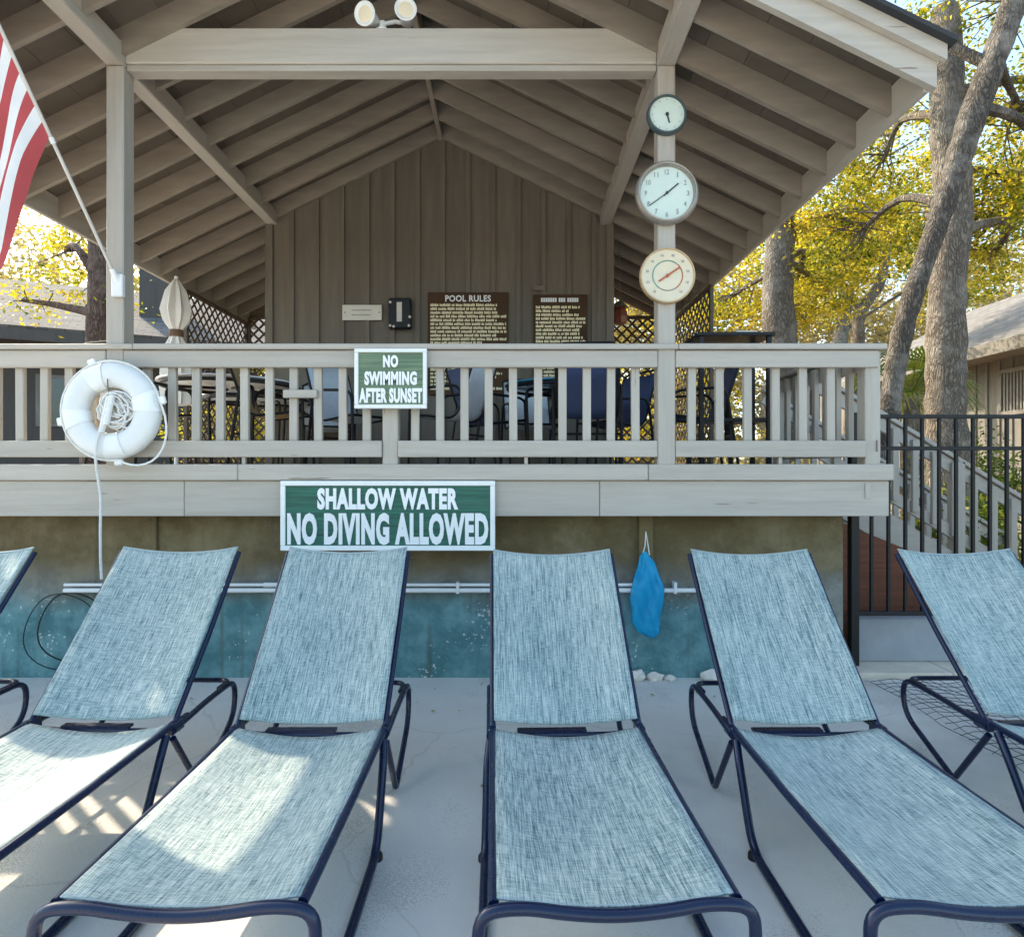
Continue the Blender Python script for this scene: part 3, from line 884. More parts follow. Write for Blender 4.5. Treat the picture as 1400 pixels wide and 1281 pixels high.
# clock
Z = 1.56 + (640.5 - 262) / 850 * 4.32; X0 = 1.083
r = empty('clock', (X0, YP, Z), 'largest round clock with a bronze rim and numerals on the right post', 'clock')
R0 = .222
MB().lathe([(R0 * .80, .0), (R0 * .97, .0), (R0, .02), (R0 * .985, .045), (R0 * .93, .058), (R0 * .90, .054), (R0 * .865, .058), (R0 * .84, .04), (R0 * .83, .03)], 48, face_M(X0, YP - .001, Z), caps=False).build('rim', M['bronze'], r, True)
MB().lathe([(0, .03), (R0 * .835, .03), (R0 * .835, .02)], 48, face_M(X0, YP - .001, Z)).build('face', M['dial'], r)
for k in range(1, 13):
    a = rad(30 * k); q = .148
    s = str(k)
    dial_text(r, s, X0 + q * math.sin(a), Z + q * math.cos(a), .030 if len(s) == 2 else (.008 if k == 1 else .018), .036, YP - .0325, M['ink_pale'])
hand(r, X0, Z, rad(50), .03, .105, .009, YP - .0355, M['ink'])
hand(r, X0, Z, rad(234), .03, .150, .006, YP - .0385, M['ink'])
MB().lathe([(0, .044), (.010, .044), (.010, .033)], 16, face_M(X0, YP - .001, Z)).build('hub', M['ink'], r)
# thermometer
Z = 1.56 + (640.5 - 376.5) / 850 * 4.34; X0 = 1.088
r = empty('thermometer', (X0, YP, Z), 'cream round thermometer with a rust red needle on the right post', 'thermometer')
R0 = .190
MB().lathe([(0, .03), (R0 * .93, .03), (R0 * .985, .036), (R0, .028), (R0, .0), (R0 * .8, 0)], 44, face_M(X0, YP - .001, Z)).build('face', M['dial_cream'], r, True)
MB().lathe([(R0 * .95, .030), (R0 * .965, .041), (R0 * 1.01, .041), (R0 * 1.02, .028), (R0 * 1.02, .0)], 44, face_M(X0, YP - .001, Z), caps=False).build('rim', M['tan_rim'], r, True)
for a0, a1, mt in ((-150, -20, 'teal_ink'), (-20, 40, 'teal_ink'), (42, 150, 'red_ink'), (150, 208, 'bronze')):
    pts = [(X0 + .104 * math.sin(rad(a)), YP - .034, Z + .104 * math.cos(rad(a))) for a in np.linspace(a0, a1, 16)]
    MB().tube(pts, .0035, 6).build('scale_arc', M[mt], r)
for k in range(10):
    a = rad(-140 + 280 * k / 9)
    s = str(-20 + 15 * k)
    dial_text(r, str(20 * k - 20) if k < 8 else '120', X0 + .145 * math.sin(a), Z + .145 * math.cos(a), .022, .018, YP - .0318, M['ink_pale'])
hand(r, X0, Z, rad(56), .075, .10, .012, YP - .0395, M['red_ink'])
MB().lathe([(0, .046), (.011, .046), (.011, .03)], 16, face_M(X0, YP - .001, Z)).build('hub', M['red_ink'], r)

# ------------------------------------------------------------------ flood light above the tie beam
fl_ = empty('flood_light', (-.92, 4.40, 4.666), 'twin headed flood light standing on the tie beam', 'light')
MB().lathe([(.055, 0), (.055, .03), (.03, .045), (.02, .10)], 20, Matrix.Translation((-.93, 4.47, 4.667))).build('base', M['white'], fl_, True)
for (hx, hz, dx, dz) in ((-1.03, 4.745, -.25, -.28), (-.745, 4.775, .10, -.10)):
    ax = Vector((dx, -1, dz)).normalized()
    Mh = Matrix.Translation((hx, 4.36, hz)) @ ax.to_track_quat('Z', 'Y').to_matrix().to_4x4()
    MB().lathe([(.03, -.17), (.045, -.14), (.055, -.06), (.075, -.005), (.078, .01), (.070, .012), (.05, .0)], 28, Mh).build('lamp_housing', M['white'], fl_, True)
    MB().lathe([(0, .004), (.035, .006), (.052, .001)], 24, Mh).build('lens', M['dial_cream'], fl_, True)
    p = Vector((hx, 4.36, hz)) - ax * .16
    MB().tube([(-.93, 4.47, 4.75), tuple((Vector((-.93, 4.47, 4.76)) + p) / 2 + Vector((0, 0, .01))), tuple(p)], .014, 8).build('arm', M['white'], fl_, True)

# ------------------------------------------------------------------ things on the gable wall
YW = GY - .019
def at_wall(px, py): return ((px - 700) / 850 * (GY - .03), 1.56 + (640.5 - py) / 850 * (GY - .03))
# white plaque
x0, z1 = at_wall(468, 417); x1, z0 = at_wall(522, 438)
r = empty('plaque', ((x0 + x1) / 2, YW, z0), 'small pale plaque with two faint lines left of the black box', 'plaque')
MB().box(x0, x1, YW - .014, YW - .001, z0, z1, .003).build('plate', M['plaque'], r)
m = MB()
for zz, n in (((z0 * .35 + z1 * .65), 9), ((z0 * .66 + z1 * .34), 8)):
    q = x0 + .11
    for k in range(n):
        w = RND.uniform(.012, .03); m.box(q, q + w, YW - .0165, YW - .0142, zz - .006, zz + .006); q += w + .007
m.build('faint_print', M['ink_pale'], r)['kind'] = 'stuff'
for a in (x0 + .03, x1 - .03):
    MB().lathe([(0, .004), (.008, .003), (.009, 0)], 10, face_M(a, YW - .0141, (z0 + z1) / 2)).build('screw', M['ink_pale'], r)
# black box
x0, z1 = at_wall(533, 410); x1, z0 = at_wall(563, 451)
r = empty('wall_box', ((x0 + x1) / 2, YW, z0), 'black box with a pale strip on the gable wall', 'wall box')
MB().box(x0, x1, YW - .09, YW - .001, z0, z1, .012).build('housing', M['black'], r)
MB().box(x0 + .095, x0 + .155, YW - .098, YW - .0905, z0 + .075, z1 - .05, .002).build('pale_strip', M['plaque'], r)
for a, c in ((x0 + .02, z0 + .03), (x1 - .02, z0 + .03), (x0 + .02, z1 - .05), (x1 - .01, z0 + .13), (x0 + .06, z0 + .02)):
    MB().lathe([(0, .012), (.014, .010), (.016, 0)], 10, face_M(a, YW - .0905, c)).build('clasp', M['plaque'], r)
# rule boards
def rule_board(label, px0, py0, px1, py1, title, tw, rows, y=YW):
    x0, z1 = at_wall(px0, py0); x1, z0 = at_wall(px1, py1)
    r = empty('rules_board', ((x0 + x1) / 2, y, z0), label, 'sign')
    MB().box(x0, x1, y - .016, y - .001, z0, z1, .003).build('board', M['brown'], r)
    if title:
        t = text_mesh(title, tw, .075, .004, .03); t.xform(Matrix.Translation(((x0 + x1) / 2, y - .0165, z1 - .072))); t.build('title', M['letter'], r, recalc=False)
    m = MB(); zz = z1 - .15
    for k in range(rows):
        q = x0 + .03
        end = x1 - .03 - RND.choice([0, .05, .12, .3]) * (x1 - x0)
        while q < end:
            for _ in range(RND.randint(2, 8)):
                w = RND.uniform(.010, .017); hh = RND.choice([.014, .016, .017, .019])
                m.box(q, q + w, y - .0185, y - .0162, zz - .013, zz - .013 + hh * 1.7); q += w + .0025
                if q > end: break
            q += .012
        zz -= .044
        if zz < z0 + .03: break
    m.build('small_print', M['cream'], r)['kind'] = 'stuff'
    return r
rule_board('wide brown board with rows of cream print headed POOL RULES', 585, 400, 695, 540, 'POOL RULES', .53, 30)
r = rule_board('narrow brown board with rows of cream print on the gable wall', 729, 403, 803, 545, None, .5, 30)
x0, z1 = at_wall(729, 403); x1, z0 = at_wall(803, 545)
m = MB(); q = x0 + .09
for w in (.20, .09, .13):
    for k in range(int(w / .026)):
        m.box(q, q + .022, YW - .0195, YW - .0162, z1 - .088, z1 - .040); q += .0265
    q += .02
m.build('title_print', M['letter'], r)['kind'] = 'stuff'
x0, z0 = at_wall(737, 394)
o = MB().box(x0 - .07, x0 + .07, YW - .02, YW - .001, z0 - .03, z0 + .03, .012).build('cover_plate', M['siding'])
tag(o, 'small taupe cover plate above the narrow brown board', 'plate')

# lantern at the right of the wall
ln = empty('hanging_lantern', (1.36, 7.9, 3.5), 'red brown lantern hanging in the right side passage', 'lantern')
MB().lathe([(.02, .0), (.085, .02), (.10, .10), (.09, .18), (.05, .24), (.03, .27)], 8, Matrix.Translation((1.37, 7.9, 3.38))).build('body', M['amber'], ln)
MB().lathe([(.12, .0), (.06, .06), (.015, .09)], 8, Matrix.Translation((1.37, 7.9, 3.60))).build('cap', M['bronze'], ln)
MB().tube([(1.37, 7.9, 3.68), (1.37, 7.9, 4.6)], .005, 6).build('chain', M['bronze'], ln)

# ------------------------------------------------------------------ life ring
LX, LY, LZ = (154 - 700) / 850 * 4.27, 4.27, 1.56 + (640.5 - 562) / 850 * 4.27
lr = empty('life_ring', (LX, LY, LZ - .37), 'white life ring with bundled rope hung on the left of the railing', 'life ring')
m = MB(); NR, NS = 56, 18; Rr, rw, rd = .246, .088, .062
vs_ = []; fs_ = []
for i in range(NR):
    a = 2 * math.pi * i / NR
    for k in range(NS):
        t = 2 * math.pi * k / NS
        ct = math.copysign(abs(math.cos(t)) ** .8, math.cos(t)); st = math.copysign(abs(math.sin(t)) ** .8, math.sin(t))
        q = Rr + rw * ct
        vs_.append((LX + q * math.cos(a), LY + rd * st, LZ + q * math.sin(a)))
for i in range(NR):
    for k in range(NS):
        j = (i + 1) % NR; l = (k + 1) % NS
        fs_.append((i * NS + k, i * NS + l, j * NS + l, j * NS + k))
m.add(vs_, fs_).build('ring', M['ring'], lr, True)
for a in (112, 12, 192, 278):
    m = MB(); n = 18; vs_ = []; fs_ = []
    for w in (-.055, .055):
        for k in range(n):
            t = 2 * math.pi * k / n; aa = rad(a) + w / .24
            ct = math.copysign(abs(math.cos(t)) ** .8, math.cos(t)); st = math.copysign(abs(math.sin(t)) ** .8, math.sin(t))
            q = Rr + (rw + .004) * ct
            vs_.append((LX + q * math.cos(aa), LY + (rd + .004) * st, LZ + q * math.sin(aa)))
    for k in range(n):
        l = (k + 1) % n; fs_.append((k, l, n + l, n + k))
    m.add(vs_, fs_).build('band', M['white'], lr, True)
    c = Vector((math.cos(rad(a)), 0, math.sin(rad(a)))) * (Rr + rw + .012)
    MB().bar(Vector((LX, LY - .01, LZ)) + c * .97, Vector((LX, LY - .01, LZ)) + c * 1.09, .055, .03, up=(0, 1, 0), b=.008).build('rope_anchor', M['white'], lr)
# grab line round the ring, sagging between anchors
for a0, a1, sag in ((12, 112, .0), (112, 192, .0), (192, 278, .0), (278, 372, .07)):
    pts = []
    for t in np.linspace(0, 1, 14):
        a = rad(a0 + (a1 - a0) * t); q = Rr + rw + .006 + math.sin(math.pi * t) * sag
        pts.append((LX + q * math.cos(a), LY - .02, LZ + q * math.sin(a) - math.sin(math.pi * t) * sag * .8))
    MB().tube(pts, .0075, 8).build('grab_line', M['rope'], lr, True)
# bundled throw line in the middle, its tail hanging down
rb = empty('throw_line', (LX, LY, LZ - .3), 'bundled white throw line in the life ring with its tail hanging down', 'rope')
for k in range(19):
    a = RND.uniform(0, 6.28); sx = RND.uniform(.03, .115); ex = RND.uniform(.07, .14)
    c = (LX + .035 + RND.uniform(-.03, .03), LY - .02 + RND.uniform(-.03, .03), LZ - .01 + RND.uniform(-.03, .04))
    pts = []
    for t in np.linspace(0, 2 * math.pi, 22, endpoint=False):
        u = sx * math.cos(t); v = ex * math.sin(t); w = RND.uniform(-.006, .006)
        cr_, sr_ = math.cos(a * .25), math.sin(a * .25)
        pts.append((c[0] + u * cr_ - v * sr_ + w, c[1] + .012 * math.sin(2 * t + k), c[2] + u * sr_ + v * cr_))
    MB().tube(pts, .006, 6, True).build('rope_loop', M['rope'], rb, True)
pts = [(LX + .01, LY - .03, LZ + .10), (LX - .02, LY - .045, LZ + .02), (LX - .035, LY - .05, LZ - .10), (LX - .055, LY - .085, LZ - .22), (LX - .062, LY - .085, LZ - .34),
       (LX - .068, LY - .05, LZ - .45), (LX - .066, LY - .02, LZ - .6), (LX - .071, LY - .02, LZ - .8), (LX - .069, LY - .02, LZ - 1.02), (LX - .062, LY - .02, LZ - 1.15)]
MB().tube(fillet(pts, .05, 3), .009, 8).build('tail', M['rope'], rb, True)
MB().tube([(LX - .03, LY - .07, LZ - .15), (LX + .005, LY - .03, LZ + .13), (LX + .03, LY - .05, LZ + .1), (LX + .0, LY - .07, LZ - .1)], .02, 8).build('rope_hank', M['rope'], rb, True)
MB().tube([(LX + .01, LY - .07, LZ + .21), (LX + .012, LY - .065, LZ + .13), (LX + .0, LY - .05, LZ + .10)], .004, 6).build('hook', M['gunmetal'], rb, True)

# ------------------------------------------------------------------ flag
fg = empty('flag', (-2.74, 4.36, 2.86), 'flag with red and white stripes hanging from a pole on the left post', 'flag')
B0 = Vector((-2.76, 4.34, 2.88)); D = Vector((-.20, -.72, 1.2))
MB().tube([B0 - D * .03, B0 + D * 1.46], .011, 10).build('flag_pole', M['pole'], fg, True)
MB().tube([B0 + D * .60, B0 + D * .625], .016, 10).build('pole_ring', M['white'], fg, True)
MB().box(-2.80, -2.72, 4.338, 4.378, 2.76, 2.92, .006).build('bracket', M['white'], fg)
MB().tube([B0 - D * .06, B0 + D * .05], .018, 10).build('socket', M['white'], fg, True)
NSt = 13; hoist = 1.12; dl = D.length
for s in range(NSt):
    sub = 2; nt = 26; vs_ = []; fs_ = []
    for i in range(sub + 1):
        u = (s + i / sub) / NSt * hoist
        P0 = B0 + D * (.63 + u / dl)
        for j in range(nt + 1):
            t = j / nt * 1.35
            side = .27 * t + 1.5 * max(0, t - .92) ** 2
            drop = t - .16 * (1 - math.exp(-t * 3)) - .8 * max(0, t - .92) ** 2
            rip = .030 * math.sin(u * 9 + t * 2.0) * min(1, t * 3) + .015 * math.sin(u * 21 - t * 3) * min(1, t * 2)
            vs_.append((P0.x - side - rip * .3 - u * .10 * min(1, t), P0.y - rip + u * .10 * t, P0.z - drop - u * .12 * min(1, t * 2)))
    for i in range(sub):
        for j in range(nt):
            a = i * (nt + 1) + j; fs_.append((a, a + 1, a + nt + 2, a + nt + 1))
    MB().add(vs_, fs_).build('stripe', M['flag_red'] if s % 2 == 0 else M['flag_white'], fg, True)

# ------------------------------------------------------------------ blue bag
bx, by, bz = (884 - 700) / 850 * 4.55, 4.545, 1.56 - (757 - 640.5) / 850 * 4.55
bg_ = empty('plastic_bag', (bx, by, bz - .6), 'translucent blue plastic bag hanging on the wall over the pipe', 'bag')
prof = [(.0, .022), (.02, .034), (.05, .050), (.09, .064), (.13, .078), (.17, .092), (.21, .103), (.25, .112), (.29, .117), (.33, .113), (.37, .106), (.41, .100), (.45, .097), (.49, .095), (.53, .090), (.56, .080), (.585, .062), (.598, .03)]
vs_ = []; fs_ = []; n = 36
ph = [RND.uniform(0, 6.28) for _ in range(8)]
for i, (d, w) in enumerate(prof):
    for k in range(n):
        a = 2 * math.pi * k / n
        wr = 1 + .07 * math.sin(3 * a + d * 7 + ph[0]) + .06 * math.sin(7 * a - d * 13 + ph[1]) + .045 * math.sin(11 * a + d * 29 + ph[2]) + .03 * math.sin(17 * a + d * 5 + ph[3])
        dep = .05 * (1 + .25 * math.sin(5 * a + d * 17 + ph[4]) + .18 * math.sin(9 * a - d * 31 + ph[5]))
        vs_.append((bx + w * math.cos(a) * wr + .010 * math.sin(d * 11) + .006 * math.sin(d * 40 + 3 * a), by + dep * math.sin(a) * min(1, w / .08), bz - d - .02 * math.cos(a) + .008 * math.sin(4 * a + ph[6])))
for i in range(len(prof) - 1):
    for k in range(n):
        l = (k + 1) % n; fs_.append((i * n + k, i * n + l, (i + 1) * n + l, (i + 1) * n + k))
fs_.append(tuple((len(prof) - 1) * n + k for k in range(n)))
MB().add(vs_, fs_).build('bag_body', M['bag'], bg_, True).data.set_sharp_from_angle(angle=math.pi)
MB().tube([(bx + .0, by + .03, bz + .16), (bx - .01, by + .01, bz + .06), (bx - .035, by, bz - .02)], .004, 6).build('string', M['rope'], bg_, True)
MB().tube([(bx + .0, by + .03, bz + .16), (bx + .012, by + .01, bz + .06), (bx + .02, by, bz - .01)], .004, 6).build('string', M['rope'], bg_, True)

# ------------------------------------------------------------------ loungers
def sling_obj(name, fn, nu, nv, ulen, vlen, parent):
    """fn(u in -1..1, v in 0..1) -> point; thin double skin, UV in metres"""
    vs_ = []; fs_ = []; uvs = []
    for j in range(nv + 1):
        for i in range(nu + 1):
            u = -1 + 2 * i / nu; v = j / nv
            vs_.append(fn(u, v)); uvs.append((u * ulen / 2, v * vlen))
    for j in range(nv):
        for i in range(nu):
            a = j * (nu + 1) + i; fs_.append((a, a + 1, a + nu + 2, a + nu + 1))
    me = bpy.data.meshes.new(name); me.from_pydata([tuple(p) for p in vs_], [], fs_)
    ul = me.uv_layers.new(name='UVMap')
    for lp in me.loops: ul.data[lp.index].uv = uvs[lp.vertex_index]
    me.polygons.foreach_set('use_smooth', [True] * len(me.polygons))
    me.materials.append(M['sling'])
    o = bpy.data.objects.new(name, me); scene.collection.objects.link(o); o.parent = parent
    md = o.modifiers.new('thickness', 'SOLIDIFY'); md.thickness = .004; md.offset = 0
    return o


def make_lounger():
    root = empty('sun_lounger')
    Wd = .335; HY, HZ = 1.11, .385; TY, TZ = 1.775, 1.085
    K = dict(parent=root, keep=True, smooth=True)
    for s in (-1, 1):
        MB().tube([(s * Wd, -.01, .378), (s * Wd, .55, .374), (s * Wd, HY, HZ), (s * Wd, HY + .12, HZ - .005)], .0155, 10).build('side_rail', M['navy'], **K)
        # rear leg: from the hinge back along the arm, round and down to the floor, forward up again
        p = fillet([(s * (Wd + .012), HY - .02, HZ - .018), (s * (Wd + .012), 1.40, .39), (s * (Wd + .014), 1.70, .395), (s * (Wd + .016), 1.68, .20), (s * (Wd + .016), 1.30, .017), (s * (Wd + .014), 1.08, HZ - .05)],
                   [0, .1, .10, .15, .03, 0], 6)
        MB().tube(p, .0145, 10).build('rear_leg', M['navy'], **K)
        # back rail
        MB().tube([(s * Wd, HY + .01, HZ + .005), (s * Wd, (HY + TY) / 2 + .01, (HZ + TZ) / 2 - .006), (s * Wd, TY, TZ)], .0125, 10).build('back_rail', M['navy'], **K)
        MB().obox(Matrix.Translation((s * (Wd + .002), HY + .015, HZ - .012)), .018, .05, .028, .008).build('hinge_plate', M['navy'], parent=root, keep=True)
        for yy in (.05, .84, .90):
            pass
    MB().tube(fillet([(-.33, 1.55, .393), (-.33, 1.685, .393), (.33, 1.685, .393), (.33, 1.55, .393)], .08, 5), .0135, 10).build('rear_crossbar', M['navy'], **K)
    # sled frame: down behind the knees, along the floor, up and across the foot end in one tube
    half = [(Wd + .012, 1.03, HZ - .02), (Wd + .022, .97, .30), (Wd + .03, .80, .02), (Wd + .038, .06, .018), (Wd + .044, -.035, .19), (Wd + .04, -.03, .372), (.26, -.03, .384), (.12, -.03, .362)]
    path = half + [(0, -.03, .354)] + [(-x, y_, z) for x, y_, z in reversed(half)]
    rs = [0, .03, .10, .10, .06, .085, .08, .08]
    MB().tube(fillet(path, rs + [.08] + rs[::-1], 6), .0175, 12).build('sled_frame', M['navy'], **K)
    MB().tube([(-Wd, 1.16, .345), (-.2, 1.16, .335), (.2, 1.16, .335), (Wd, 1.16, .345)], .012, 8).build('crossbar', M['navy'], **K)
    MB().bar((-.22, 1.17, .352), (.10, 1.17, .352), .04, .012, up=(0, 0, 1)).build('stop_bar', M['navy'], parent=root, keep=True)
    for s in (-1, 1):
        for yy in (.10, .88):
            MB().lathe([(.024, 0), (.024, .02), (.017, .03)], 10, Matrix.Translation((s * (Wd + .034), min(yy, .78), .0))).build('rubber_foot', M['black'], **K)
    def seat(u, v):
        sag = .030 + .034 * math.sin(math.pi * min(1, v * 1.0)) ** .7 + .020 * v
        z = .392 + (HZ - .384) * v - .006 * math.sin(math.pi * v)
        return (u * .327, -.005 + (HY - .015 + .005) * v + (.018 * (1 - u * u) if v > .99 else 0), z - sag * (1 - u * u) * (1 - .15 * u * u))
    sling_obj('seat_sling', seat, 16, 40, .654, 1.11, root)
    d = Vector((0, TY - HY, TZ - HZ)); L = d.length; d.normalize(); nrm = Vector((0, d.z, -d.y))
    def back(u, v):
        p = Vector((u * .327, HY + .012, HZ + .02)) + d * (L * (.012 + .985 * v) + .006 * u * u * v)
        sag = .034 + .030 * math.sin(math.pi * v) + .012 * (1 - v)
        return p + nrm * (sag * (1 - u * u)) - nrm * .012 * u * u
    sling_obj('back_sling', back, 16, 34, .654, L, root)
    # hem at the top and at the foot
    pts = [back(u, 1.0) - d * .004 for u in np.linspace(-1, 1, 13)]
    MB().tube(pts, .005, 6).build('top_hem', M['hem'], **K)
    pts = [Vector(seat(u, 0.0)) + Vector((0, .006, -.002)) for u in np.linspace(-1, 1, 13)]
    MB().tube(pts, .0045, 6).build('foot_hem', M['hem'], **K)
    return root

spots = [(-3.00, 1.72, .6, 'pale blue sun lounger cut off by the left edge of the photo'),
         (-1.905, 1.75, -.8, 'pale blue sun lounger half in sunlight, nearest the life ring line'),
         (-.905, 1.70, .3, 'pale blue sun lounger with sunlit seat under the shallow water sign'),
         (.285, 1.71, 2.0, 'pale blue sun lounger in full shade, left of the blue bag'),
         (1.342, 1.71, .4, 'pale blue sun lounger in shade, right of the blue bag'),
         (2.57, 1.80, .9, 'pale blue sun lounger in front of the black fence, over the wire mesh')]
proto = None
for (lx, ly, rz, lab) in spots:
    if proto is None:
        proto = make_lounger(); o = proto
    else:
        o = copy_tree(proto)
    o.location = (lx, ly, 0); o.rotation_euler = (0, 0, rad(rz)); o.scale = (1, 1, RND.uniform(.985, 1.012))
    tag(o, lab, 'sun lounger', 'sun loungers in a row before the deck')

# wire mesh lying on the floor under the last lounger
wm = MB()
rr_ = .0022
for k in range(22):
    t = k * .075
    pts = [(2.60 + .75 * j / 8 + .01 * math.sin(j + k), 3.15 + t + .05 * math.sin(j * .9) + RND.uniform(-.006, .006), .012 + .012 * abs(math.sin(j * 1.3 + k))) for j in range(9)]
    if pts[0][1] < 4.5: wm.tube(pts, rr_, 4)
for k in range(11):
    t = k * .075
    pts = [(2.60 + t + .02 * math.sin(j * .8 + k), 3.15 + 1.38 * j / 14, .014 + .012 * abs(math.sin(j * 1.1 + k))) for j in range(15)]
    wm.tube(pts, rr_, 4)
o = wm.build('wire_mesh', M['black'])
tag(o, 'loose dark wire mesh lying on the concrete under the right lounger', 'wire mesh')

# ------------------------------------------------------------------ black fence at the right
fc = empty('metal_fence', (4.2, 4.82, .04), 'black metal picket fence on the kerb right of the deck', 'fence')
FY = 4.80
for px in (2.635, 5.05):
    MB().box(px - .032, px + .032, FY - .03, FY + .03, .045, 1.99, .004).build('post', M['black'], fc)
for (z0, z1) in ((1.945, 1.975), (1.70, 1.73), (.425, .46)):
    MB().box(2.667, 5.018, FY - .016, FY + .016, z0, z1, .003).build('rail', M['black'], fc)
    MB().box(5.082, 6.6, FY - .016, FY + .016, z0, z1, .003).build('rail', M['black'], fc)
pk = None; xx = 2.775
while xx < 6.5:
    if abs(xx - 5.05) > .06:
        if pk is None: pk = MB().box(xx - .0115, xx + .0115, FY - .0115, FY + .0115, .43, 1.944, .002).build('picket', M['black'], fc)
        else: dup(pk, (xx, FY, (.43 + 1.944) / 2))
    xx += .1305

# ------------------------------------------------------------------ stairs going down to the right behind the fence
st = empty('deck_stairs', (4, 6.1, 0), 'wooden stairs with sloping handrails behind the black fence', 'stairs')
SL = .60
def zs_(xx): return DZ - SL * (xx - 2.75)
for k in range(9):
    x0 = 2.75 + k * .29; zz = DZ - .17 * (k + 1) + .0
    MB().box(x0, x0 + .30, 5.66, 6.72, zz - .04, zz, .005).build('tread', M['plank'], st)
for yy in (5.60, 6.74):
    MB().bar((2.72, yy, zs_(2.72) - .20), (5.35, yy, zs_(5.35) - .20), .04, .26, b=.004).build('stringer', M['trim_x'], st)
    MB().bar((2.72, yy, zs_(2.72) + .80), (5.35, yy, zs_(5.35) + .80), .10, .035, b=.004).build('handrail', M['trim_x'], st)
    MB().bar((2.72, yy, zs_(2.72) + .71), (5.35, yy, zs_(5.35) + .71), .034, .11, b=.004).build('top_rail', M['trim_x'], st)
    MB().bar((2.72, yy, zs_(2.72) + .12), (5.35, yy, zs_(5.35) + .12), .034, .10, b=.004).build('bottom_rail', M['trim_x'], st)
    xx = 2.9
    while xx < 5.3:
        MB().box(xx - .028, xx + .028, yy - .055, yy - .018, zs_(xx) + .09, zs_(xx) + .74, .004).build('baluster', M['trim_z'], st)
        xx += .176
    for px in (4.0, 5.36):
        MB().box(px - .05, px + .05, yy - .05, yy + .05, 0, zs_(px) + .78, .005).build('post', M['trim_z'], st)
o = MB().prism([(2.72, .0), (4.9, .0), (4.9, .25), (2.72, 1.15)], 5.40, 5.54).build('stair_skirt', M['redwood'], st)

# ------------------------------------------------------------------ furniture on the deck
def make_chair(sl):
    r = empty('patio_chair')
    K = dict(parent=r, keep=True, smooth=True)
    for s in (-1, 1):
        x = s * .27
        MB().tube(fillet([(x, -.27, 0), (x, -.25, .63), (x, .20, .66), (x, .30, .0)], [.0, .10, .10, 0], 5), .0125, 8).build('leg_frame', M['black'], **K)
        MB().tube(fillet([(x * .92, -.25, .43), (x * .92, .16, .38), (x * .92, .34, .93)], .10, 5), .011, 8).build('side_rail', M['black'], **K)
    MB().tube(fillet([(-.248, .335, .915), (-.20, .35, .955), (.20, .35, .955), (.248, .335, .915)], .04, 4), .011, 8).build('top_rail', M['black'], **K)
    MB().tube([(-.25, -.25, .425), (.25, -.25, .425)], .011, 8).build('front_rail', M['black'], **K)
    MB().tube([(-.27, .26, .25), (.27, .26, .25)], .010, 8).build('rear_rail', M['black'], **K)
    pr = [Vector(p) for p in fillet([(0, -.24, .435), (0, .155, .388), (0, .335, .925)], .10, 6)]
    def f(u, v):
        t = v * (len(pr) - 1); i = min(int(t), len(pr) - 2); p = pr[i].lerp(pr[i + 1], t - i)
        return (u * .24, p.y, p.z - .018 * (1 - u * u))
    o = sling_obj('sling', f, 6, 16, .48, 1.0, r)
    o.data.materials[0] = sl
    return r
M['sling_grey'] = surf('pale grey chair sling', (.50, .52, .54), .7, .08, 20, (1, 1, 1), .2, 200)
M['sling_navy'] = surf('navy chair sling', (.03, .05, .12), .7, .1, 20, (1, 1, 1), .2, 200)
M['sling_tan'] = surf('tan chair sling', (.40, .25, .10), .7, .1, 20, (1, 1, 1), .2, 200)
pc = {}
for (cx_, cy_, rz, kind, lab) in (
        (-1.42, 5.55, 60, 'sling_grey', 'pale patio chair on the deck just left of the small sign'),
        (-1.95, 5.12, 100, 'sling_tan', 'tan patio chair before the front white table on the deck'),
        (-3.05, 5.15, 160, 'sling_grey', 'pale patio chair behind the railing right of the life ring'),
        (-2.05, 6.9, 20, 'sling_grey', 'pale patio chair at the rear white table on the deck'),
        (-.52, 5.35, 250, 'sling_grey', 'pale patio chair behind the railing just right of the small sign'),
        (-.22, 5.95, 120, 'sling_navy', 'navy patio chair on the deck below the wide rules board'),
        (.20, 6.55, 10, 'sling_grey', 'pale patio chair behind the blue table'),
        (.62, 5.20, 175, 'sling_navy', 'navy patio chair before the blue table on the deck'),
        (1.02, 6.2, 300, 'sling_navy', 'navy patio chair right of the blue table'),
        (1.62, 5.5, 265, 'sling_navy', 'navy patio chair left of the black bar table')):
    if kind not in pc:
        pc[kind] = make_chair(M[kind]); o = pc[kind]
    else:
        o = copy_tree(pc[kind])
    o.location = (cx_, cy_, DZ - .005); o.rotation_euler = (0, 0, rad(rz))
    tag(o, lab, 'chair', 'patio chairs on the deck')

def make_table(label, x, y, rr, h, mat, slats=True):
    r = empty('patio_table', (x, y, DZ), label, 'table', 'tables on the deck')
    T = Matrix.Translation((x, y, DZ - .006))
    MB().lathe([(0, h - .02), (rr - .02, h - .02), (rr, h - .012), (rr - .004, h), (0, h)], 36, T).build('table_top', mat, r, True)
    MB().tube([(x + (rr - .03) * math.cos(t), y + (rr - .03) * math.sin(t), DZ + h - .045) for t in np.linspace(0, 2 * math.pi, 36, endpoint=False)], .016, 8, True).build('rim', M['black'], r, True)
    for k in range(4):
        a = rad(45 + 90 * k)
        MB().tube(fillet([(x + .06 * math.cos(a), y + .06 * math.sin(a), DZ + h - .06), (x + (rr - .06) * math.cos(a), y + (rr - .06) * math.sin(a), DZ + h - .08), (x + (rr - .10) * math.cos(a), y + (rr - .10) * math.sin(a), DZ)], .08, 4), .013, 8).build('leg', M['black'], r, True)
    return r
make_table('front round white patio table on the deck left of centre', -2.52, 5.55, .58, .74, M['table'])
make_table('rear round white patio table on the deck left of centre', -2.75, 6.75, .58, .74, M['table'])
make_table('round blue glass patio table on the deck right of centre', .45, 5.85, .52, .76, M['bluetop'])
